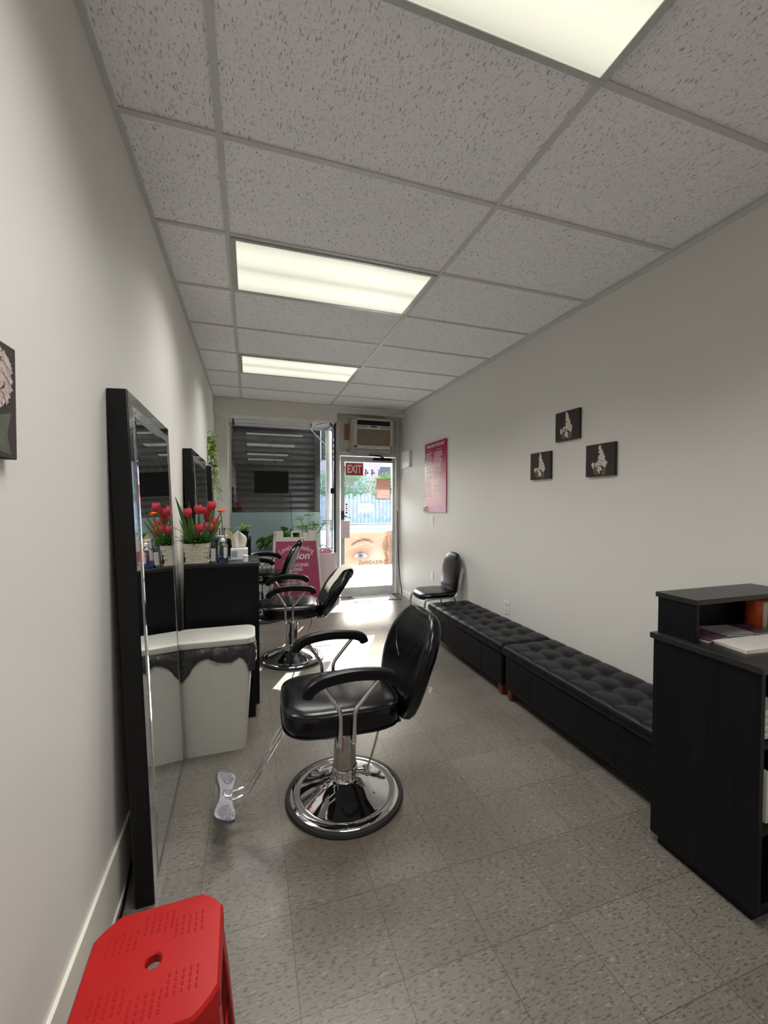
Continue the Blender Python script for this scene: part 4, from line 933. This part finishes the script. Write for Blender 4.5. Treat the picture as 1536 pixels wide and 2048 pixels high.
# ------------------------------------------------------------------ air conditioner
ac = thing('air_conditioner', 'cream window air conditioner mounted above the glass door', 'air conditioner', (1.735, 5.84, 2.225))
obj('case', bx(-.30, .30, .04, .48, .0, .435), 'ac cream plastic', ac, bevel=.006)
bm = B(); hw = .285
box(bm, -hw, -hw+.03, -.0, .05, 0, .43); box(bm, hw-.03, hw, 0, .05, 0, .43); box(bm, -hw, hw, 0, .05, .405, .43); box(bm, -hw, hw, 0, .05, 0, .04); box(bm, -hw+.02, hw-.02, .0, .05, .275, .29)
obj('front_bezel', bm, 'ac cream plastic', ac, bevel=.004)
bm = B(); box(bm, -.255, .255, .03, .05, .335, .405)
for i in range(7): box(bm, -.25, .25, .012, .03, .34+.0095*i, .3425+.0095*i)
for i in range(3): box(bm, -.12+.12*i-.002, -.12+.12*i+.002, .01, .03, .335, .405)
obj('outlet_louvre', bm, 'ac dark louvre', ac)
obj('control_strip', bx(-.255, .255, .008, .05, .29, .335), 'ac grey plastic', ac); cp = obj('control_panel', bx(-.11, .10, .002, .03, .287, .333), 'ac cream plastic', ac, bevel=.003)
obj('display', bx(-.055, .045, -.001, .004, .305, .322), 'black plastic', cp)
bm = B(); box(bm, -.255, .255, .02, .05, .04, .275)
for i in range(21): box(bm, -.255, .255, .010, .02, .046+.011*i, .0505+.011*i)
for i in range(13): box(bm, -.25+.04*i, -.246+.04*i, .008, .02, .04, .275)
obj('intake_grille', bm, 'ac grille brown', ac)
obj('support_shelf', bx(-.34, .29, .06, .32, -.035, -.001), 'ac grey plastic', ac)
bm = B(); box(bm, -.375, -.32, .26, .30, .15, .38); tag(obj('foam_block', bm, 'cork'), 'brown foam strip wedged left of the air conditioner', 'foam strip').location = (1.735, 5.84, 2.225)
bm = B(); tube(bm, [(-.29, .02, .40), (-.305, -.005, .30), (-.28, -.01, .12), (-.24, -.012, .02)], .006, 8); cd_ = obj('power_cord', bm, 'ac cream plastic', ac)

# ------------------------------------------------------------------ things on the door
def onto(nm, lb, cat, x0, x1, z0, z1, m, y=YD-.006, th=.002, group=None):
    t = thing(nm, lb, cat, ((x0+x1)/2, y, z0), 0, group); w_ = (x1-x0)/2
    bm = B()
    if m in ('red paper',): flat(bm, [(-w_, 0), (w_, 0), (w_, z1-z0), (-w_, z1-z0)], 'y', -th)
    else: box(bm, -w_, w_, -th, 0, 0, z1-z0)
    obj('sheet', bm, m, t, smooth=0); return t
ex = onto('exit_sign', 'red and white EXIT sign stuck inside the glass door', 'sign', 1.375, 1.655, 1.835, 2.035, 'letter film')
obj('red_field', bx(-.130, .130, -.0035, -.002, .012, .186), 'exit red', ex, smooth=0)
text('exit_letters', 'EXIT', .17, at(0, -.0042, .097), 'letter film', ex, bold=.005, xs=.66)
t = thing('door_number', 'black house number 1446 on door glass, reads from the street', 'number', (1.76, YD+.004, 1.885)); text('digits', '1446', .155, at(0, .001, 0, True), 'black ink', t, bold=0, spacing=1.45, extrude=.0006, xs=.9)
t = onto('opening_notice', 'red and white notice sheet at right of the door glass', 'notice', 1.865, 2.095, 1.475, 1.80, 'red paper')
bm = B()
for i in range(9): flat(bm, [(-.095, .035+.03*i), (.095, .035+.03*i), (.095, .039+.03*i), (-.095, .039+.03*i)], 'y', -.0034)
for i in range(4): flat(bm, [(-.06+.045*i, .03), (-.057+.045*i, .03), (-.057+.045*i, .30), (-.06+.045*i, .30)], 'y', -.0035)
for q in ((-.115, .115, 0, .018), (-.115, .115, .307, .325), (-.115, -.1, .018, .307), (.1, .115, .018, .307)): box(bm, q[0], q[1], -.004, -.003, q[2], q[3])
obj('white_print', bm, 'letter film', t, smooth=0)
t = thing('open_notice', 'small white rounded OPEN plaque on the door glass', 'plaque', (1.69, YD-.006, 1.345)); bm = B(); prism(bm, rrect(.24, .135, .025, 4), 'y', -.003, 0); obj('plaque', bm, 'paper', t); text('open_letters', 'OPEN', .065, at(0, .0008, .005, True), 'ac grey plastic', t, spacing=1.1)
t = onto('hours_decal', 'grey faint hours decal below the EXIT sign', 'decal', 1.375, 1.51, 1.68, 1.80, 'faded film', th=.001)
t = onto('card_decal', 'narrow strip of payment card stickers above the door handle', 'sticker', 1.372, 1.412, 1.25, 1.42, 'paper')
for i in range(5): obj('card_mark', bx(-.016, .016, -.0032, -.002, .01+.032*i, .034+.032*i), ('dark steel', 'picket paint', 'exit red', 'picket paint', 'dark steel')[i], t)
t = onto('mail_pocket', 'pinkish grey letter box on the door below the handle', 'letter box', 1.318, 1.428, .895, 1.155, 'pink board', y=YD-.022, th=.05)
# eye poster
t = thing('eye_poster', 'printed poster of a woman\'s eye across lower door glass', 'poster', (1.742, YD+.006, .45)); PW, PH = .382, .545
YP = .004
bm = B(); flat(bm, [(-PW, 0), (PW, 0), (PW, PH), (-PW, PH)], 'y', 0); obj('printed_face', bm, 'eye print', t, smooth=0)
text('poster_words', 'THREADING', .085, at(.08, -.004, .045, True), 'pale print', t, bold=.001)

# floor mat, cables, sensor
bm = B(); prism(bm, [(1.385, 5.72), (2.13, 5.70), (2.15, 6.10), (1.40, 6.10)], 'z', 0, .006); mtt = thing('door_mat', 'thin grey door mat with dark border at the threshold', 'door mat'); obj('mat_border', bm, 'mat border', mtt)
bm = B(); prism(bm, [(1.45, 5.77), (2.07, 5.75), (2.09, 6.07), (1.46, 6.07)], 'z', .006, .008); obj('mat_pile', bm, 'mat grey', mtt)
def wire(nm, pts, r_, m, lb): bm = B(); tube(bm, pts, r_, 8); return tag(obj(nm, bm, m), lb, 'cable')
wire('power_cable', [(2.185, 6.06, 1.30), (2.19, 6.05, .9), (2.20, 6.03, .45), (2.22, 5.98, .12), (2.21, 5.93, .02)], .007, 'black plastic', 'black cable hanging down right of the door frame')
wire('white_cable', [(.86, 6.27, 2.54), (.92, 6.35, 2.50), (1.05, 6.45, 2.40), (1.16, 6.5, 2.32)], .006, 'white plastic', 'white cable sagging across top of the shop window')
wire('grey_cable', [(1.21, 6.0, 2.66), (1.15, 6.05, 2.62), (1.0, 6.2, 2.60), (.93, 6.3, 2.58)], .006, 'ac grey plastic', 'grey cable looping from the header to tube light')
wire('dark_cable', [(1.20, 6.09, 2.72), (1.14, 6.1, 2.60), (1.195, 6.1, 2.5), (1.20, 6.1, 2.2), (1.198, 6.1, 1.6), (1.198, 6.09, .70)], .011, 'dark steel', 'thick dark cable running down left of door frame')
wire('thin_cable', [(.60, YG-.10, 1.60), (.605, YG-.1, 1.3), (.62, YG-.1, 1.0), (.61, YG-.1, .69)], .0035, 'black plastic', 'thin black cable hanging down from the monitor')
wire('flex_cord', [(2.235, 5.95, 2.80), (2.05, 5.90, 2.74), (1.9, 5.93, 2.71)], .004, 'ac grey plastic', 'grey cord slung from ceiling corner to air conditioner')
wire('floor_cable', [(XL+.02, 1.78, .05), (XL+.012+.012, 1.68, .012), (XL+.03, 1.6, .010), (XL+.02, 1.45, .01), (XL+.03, 1.2, .01)], .005, 'black plastic', 'black cable on the floor along left baseboard')
t = thing('door_sensor', 'small dark box fixed left of the door frame', 'sensor', (1.165, 6.09, 1.60)); obj('sensor_body', bx(-.025, .02, -.02, .02, -.04, .04), 'black plastic', t, bevel=.003)

# ------------------------------------------------------------------ shop window contents
tv = thing('window_monitor', 'black flat monitor hung by wires in the shop window', 'monitor', (.315, YG-.10, 1.735))
obj('monitor_body', bx(-.252, .252, -.02, .02, -.165, .165), 'black plastic', tv, bevel=.004)
obj('screen', bx(-.24, .24, .02, .022, -.152, .152), 'dark window', tv)
bm = B(); tube(bm, [(-.12, 0, .165), (0, 0, .51), (.12, 0, .165)], .004, 6, smooth=False); tube(bm, [(0, 0, .51), (0, 0, .87)], .002, 6, smooth=False); obj('hanging_wire', bm, 'worn chrome', tv)
bm = B(); prism(bm, rrect(1.34, .60, .02, 4, .40, .975), 'y', YG-.045, YG-.037); tag(obj('frosted_panel', bm, 'frosted teal sheet'), 'pale teal frosted sheet standing along the bottom of shop window', 'panel')
def pot(bm, h, r_): lathe(bm, [(r_*.75, 0), (r_, h), (r_*1.05, h), (r_*.9, h-.01)], 24)
t = thing('pothos_plant', 'dark green drooping pot plant left behind the pink sign', 'pot plant', (.43, 6.38, .675)); bm = B(); pot(bm, .14, .08); obj('pot', bm, 'black plastic', t)
bm = B(); bs = B(); random.seed(31)
for i in range(34):
    a = random.uniform(0, 2*PI); d = Vector((math.cos(a)*1.0, math.sin(a)*.35, random.uniform(.2, 1.3))).normalized(); L = random.uniform(.12, .30); p = Vector((0, 0, .13))+d*L; p.z = min(p.z, .46)
    if p.x < -.12: p.z -= .10
    tube(bs, [(0, 0, .12), Vector((0, 0, .14))+d*L*.6, p], .003, 5); 
    for q in range(2): blade(bm, p+rv(.02), Vector((d.x, d.y-.5, random.uniform(-.5, .2))), random.uniform(.10, .15), .085, .45, seg=4)
obj('stems', bs, 'leaf green', t); obj('leaves', bm, 'dark leaf', t, smooth=60)
t = thing('variegated_plant', 'light green bushy pot plant at right of shop window', 'pot plant', (.885, 6.33, .675)); bm = B(); pot(bm, .16, .07); obj('pot', bm, 'white plastic', t)
bm = B(); bs = B(); by = B(); random.seed(33)
for i in range(22):
    a = random.uniform(0, 2*PI); d = Vector((math.cos(a)*.75, math.sin(a)*.3, random.uniform(.8, 1.7))).normalized(); L = random.uniform(.2, .44); p = Vector((0, 0, .15))+d*L
    tube(bs, [(0, 0, .14), Vector((0, 0, .15))+d*L*.5, p], .003, 5)
    for q in range(7): aa = q*2*PI/7; blade(by if random.random() < .6 else bm, p, Vector((math.cos(aa), math.sin(aa)*.8, .1)), random.uniform(.065, .10), .042, .3, seg=3)
obj('stems', bs, 'leaf green', t); obj('green_leaves', bm, 'leaf green', t, smooth=60); obj('yellow_leaves', by, 'yellow green leaf', t, smooth=60)
t = thing('pink_tissue_box', 'white and pink card box standing on the window ledge', 'box', (.79, 6.18, .675)); obj('box_body', bx(-.05, .05, -.04, .04, 0, .30), 'white plastic', t, bevel=.002); obj('pink_band', bx(-.051, .051, -.0415, .0415, .20, .245), 'pink tissue', t)
bm = B(); random.seed(9)
tag(obj('pink_mat', bx(.985, 1.18, 6.105, 6.5, .675, .682), 'pink cloth', bevel=.002), 'bright pink cloth on window ledge beside the door', 'cloth')
t = thing('plastic_bag', 'crumpled clear plastic bag on the pink cloth', 'bag', (1.06, 6.30, .682)); bm = B(); ico(bm, (0, 0, .05), .06, 3, (1.2, .9, .8))
for v in bm.verts: v.co += Vector((math.sin(v.co.z*90+v.co.x*60), math.cos(v.co.x*80), math.sin(v.co.y*70)))*.008; v.co.z = max(v.co.z, .001)
obj('bag_film', bm, 'clear plastic', t)
# cable lying on ledge
wire('ledge_cable', [(-.1, 6.2, .682), (.05, 6.25, .682), (.18, 6.22, .682), (.24, 6.2, .682)], .005, 'white plastic', 'white cable and plug lying on the window ledge')

# A-frame sign
sg = thing('sandwich_board', 'folding magenta sandwich board reading Lovely Threading Salon', 'sign', (.605, 5.84, 0)); lean = math.radians(9)
mA = Matrix.Translation((0, -.185, 0)) @ Matrix.Rotation(-lean, 4, 'X'); mB = Matrix.Translation((0, .185, 0)) @ Matrix.Rotation(lean, 4, 'X')
for mt, fr in ((mA, True), (mB, False)):
    bm = B()
    out = [(-.36, 0), (-.325, 0), (-.27, .905), (.27, .905), (.325, 0), (.36, 0), (.295, 1.04), (.18, 1.045), (.172, .955), (.085, .955), (.075, 1.045), (-.065, 1.045), (-.075, .955), (-.165, .955), (-.175, 1.045), (-.295, 1.04)]
    segs = [[(-.365, 0), (-.33, 0), (-.262, 1.04), (-.295, 1.04)], [(.33, 0), (.365, 0), (.295, 1.04), (.262, 1.04)], [(-.285, .90), (.285, .90), (.285, .955), (-.285, .955)], [(-.29, .95), (-.17, .95), (-.175, 1.045), (-.29, 1.04)], [(.17, .95), (.29, .95), (.29, 1.04), (.175, 1.045)],
            [(-.07, .95), (-.045, .95), (-.045, 1.045), (-.065, 1.045)], [(.05, .95), (.075, .95), (.07, 1.045), (.05, 1.045)], [(-.05, 1.02), (.055, 1.02), (.055, 1.045), (-.05, 1.045)], [(-.34, .06), (.34, .06), (.34, .12), (-.34, .12)]]
    for p in segs:
        b2 = B(); prism(b2, p, 'y', -.012, .012)
        me = bpy.data.meshes.new('x'); b2.to_mesh(me); b2.free(); me.transform(mt); bm.from_mesh(me); bpy.data.meshes.remove(me)
    obj('sign_frame', bm, 'sign beige', sg, bevel=.004)
    b2 = B(); prism(b2, [(-.318, .10), (.318, .10), (.268, .905), (-.268, .905)], 'y', -.006, .006); me = bpy.data.meshes.new('x'); b2.to_mesh(me); b2.free(); me.transform(mt)
    b3 = B(); b3.from_mesh(me); pn = obj('sign_panel', b3, 'magenta print', sg, smooth=0)
    if fr:
        T = []
        s_ = 'Lovely Threading'; n_ = len(s_); wds = {'L': 1, 'T': 1.1, 'l': .5, 'r': .65, 'i': .5, ' ': .55}; ws = [wds.get(c_, .85) for c_ in s_]; tot = sum(ws); acc = 0
        for c_, w_ in zip(s_, ws):
            u = (acc+w_/2)/tot*2-1; acc += w_
            if c_ != ' ': T.append(text('x', c_, .093, mA @ at(u*.235, -.0085, .825-.075*u*u) @ Matrix.Rotation(-u*.40, 4, 'Z'), 'sign letter', sg, xs=.72, bold=.0008))
        merge(T, 'arched_lettering')
        text('salon_word', 'Salon', .145, mA @ at(.02, -.0085, .70), 'sign letter', sg, bold=.003, shear=.25)
        text('script_word', 'for', .05, mA @ at(-.16, -.0085, .625), 'sign letter', sg, shear=.4)
        T = [text('x', a_, .072, mA @ at(.245, -.0085, z_), 'sign letter', sg, bold=.0018, align='RIGHT', xs=.82) if False else text('x', a_, .066, mA @ at(-.19, -.0085, z_), 'sign letter', sg, bold=.0018, align='LEFT', xs=.85) for a_, z_ in (('• THREADING', .575), ('• WAXING', .515), ('• FACIAL', .455), ('• EXTENSION', .385), ('• BROW TINT', .325))]
        merge(T, 'service_list')

# ------------------------------------------------------------------ outside: shutter, pavement, street
bm = B(); G = []
zz = .3
y = YG+.16
prof = []
while zz < 2.66:
    for q in range(8): prof.append((y-.020*math.sin(PI*q/7)**.7, zz+.080*q/7))
    prof += [(y+.012, zz+.082), (y+.012, zz+.093)]; zz += .095
V0 = [[bm.verts.new((x, p[0], p[1])) for x in (-.42, 1.02)] for p in prof]
for a, b in zip(V0, V0[1:]): bm.faces.new((a[0], a[1], b[1], b[0]))
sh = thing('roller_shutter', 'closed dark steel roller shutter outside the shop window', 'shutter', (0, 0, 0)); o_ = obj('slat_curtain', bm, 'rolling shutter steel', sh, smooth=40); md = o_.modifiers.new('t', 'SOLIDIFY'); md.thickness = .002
bm = B(); box(bm, 1.0, 1.085, YG+.09, YG+.22, -.1, 2.7); box(bm, -.45, -.38, YG+.10, YG+.22, -.1, 2.7); obj('guide_rail', bm, 'dark steel', sh)
obj('lower_panel', bx(-.45, 1.1, YG+.14, YG+.2, -.1, .35), 'dark steel', sh)
sh2 = thing('shutter_box', 'rolled up steel shutter housing outside above the door', 'shutter', (1.8, 7.02, 2.14)); bm = B(); box(bm, -.66, .75, -.10, .12, 0, .5); obj('housing', bm, 'dark steel', sh2, bevel=.01)
bm = B(); 
for i in range(4): box(bm, -.6, .7, -.11, -.10, .02+.10*i, .10+.10*i)
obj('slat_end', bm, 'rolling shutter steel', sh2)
for s_ in (-1,): obj('hanger', bx(-.64, -.60, -.02, .02, .5, 1.1), 'dark steel', sh2)
for nm, a in (('sidewalk', (-9, 14, YD+.06, 10.5, -.12, -.02)),): o_ = obj(nm, bx(*a), 'pavement concrete', smooth=0); o_['kind'] = 'structure'
o_ = obj('road', bx(-40, 60, 10.7, 24, -.25, -.15), 'asphalt', smooth=0); o_['kind'] = 'structure'
o_ = obj('kerb', bx(-40, 60, 10.5, 10.7, -.25, -.02), 'pavement concrete', smooth=0); o_['kind'] = 'structure'
o_ = obj('far_ground', bx(-40, 60, 24, 70, -.25, -.12), 'pavement concrete', smooth=0); o_['kind'] = 'structure'
fn = thing('picket_fence', 'blue grey picket fence across the street', 'fence', (8, 31, -.12)); bm = B()
for i in range(70): x = -10+.30*i; box(bm, x, x+.19, -.02, .02, 0, 2.1+.12*math.sin(i*2.3))
obj('pickets', bm, 'picket paint', fn, smooth=0); bm = B(); box(bm, -10, 11, .02, .08, .5, .6); box(bm, -10, 11, .02, .08, 1.6, 1.7); obj('fence_rail', bm, 'picket paint', fn, smooth=0)
def bush(x, y, z, rx, rz_, nm, lb, n, m='hedge leaf', trunk=True):
    t = thing(nm, lb, 'tree', (x, y, -.12)); bm = B()
    for i in range(n):
        d = rv().normalized()*random.random()**.33; p = Vector((d.x*rx, d.y*rx*.7, z+d.z*rz_)); blade(bm, p, rv(), .22, .15, .2, seg=2)
    obj('foliage', bm, m, t, smooth=0)
    bm = B(); tube(bm, [(0, 0, 0), (.1, 0, z*.5), (0, 0, z)], .12, 8); obj('trunk', bm, 'bark', t)
random.seed(44)
bush(7.0, 33, 3.0, 2.6, 1.3, 'street_tree', 'bushy green tree behind the fence, seen at left of door glass', 1900)
bush(11.9, 34.5, 2.8, 2.4, 1.4, 'street_tree', 'bushy green tree behind the fence, seen at middle of door glass', 1700, 'yellow green leaf')
bush(18.2, 36, 2.6, 2.0, 1.0, 'street_tree', 'low green tree behind the fence at right end', 900)
bd = thing('street_building', 'pinkish brick building across the street', 'building', (14, 42, -.12)); obj('wall_block', bx(-12, 12, 0, 8, 0, 10), 'pink brick', bd, smooth=0)
for i in range(5):
    for j in range(2):
        w_ = obj('window_frame', bx(-9+4*i, -7.6+4*i, -.08, 0, 3.6+3*j, 5.4+3*j), 'white trim', bd, smooth=0); obj('pane', bx(-8.9+4*i, -7.7+4*i, -.1, -.05, 3.7+3*j, 5.3+3*j), 'dark window', w_, smooth=0)
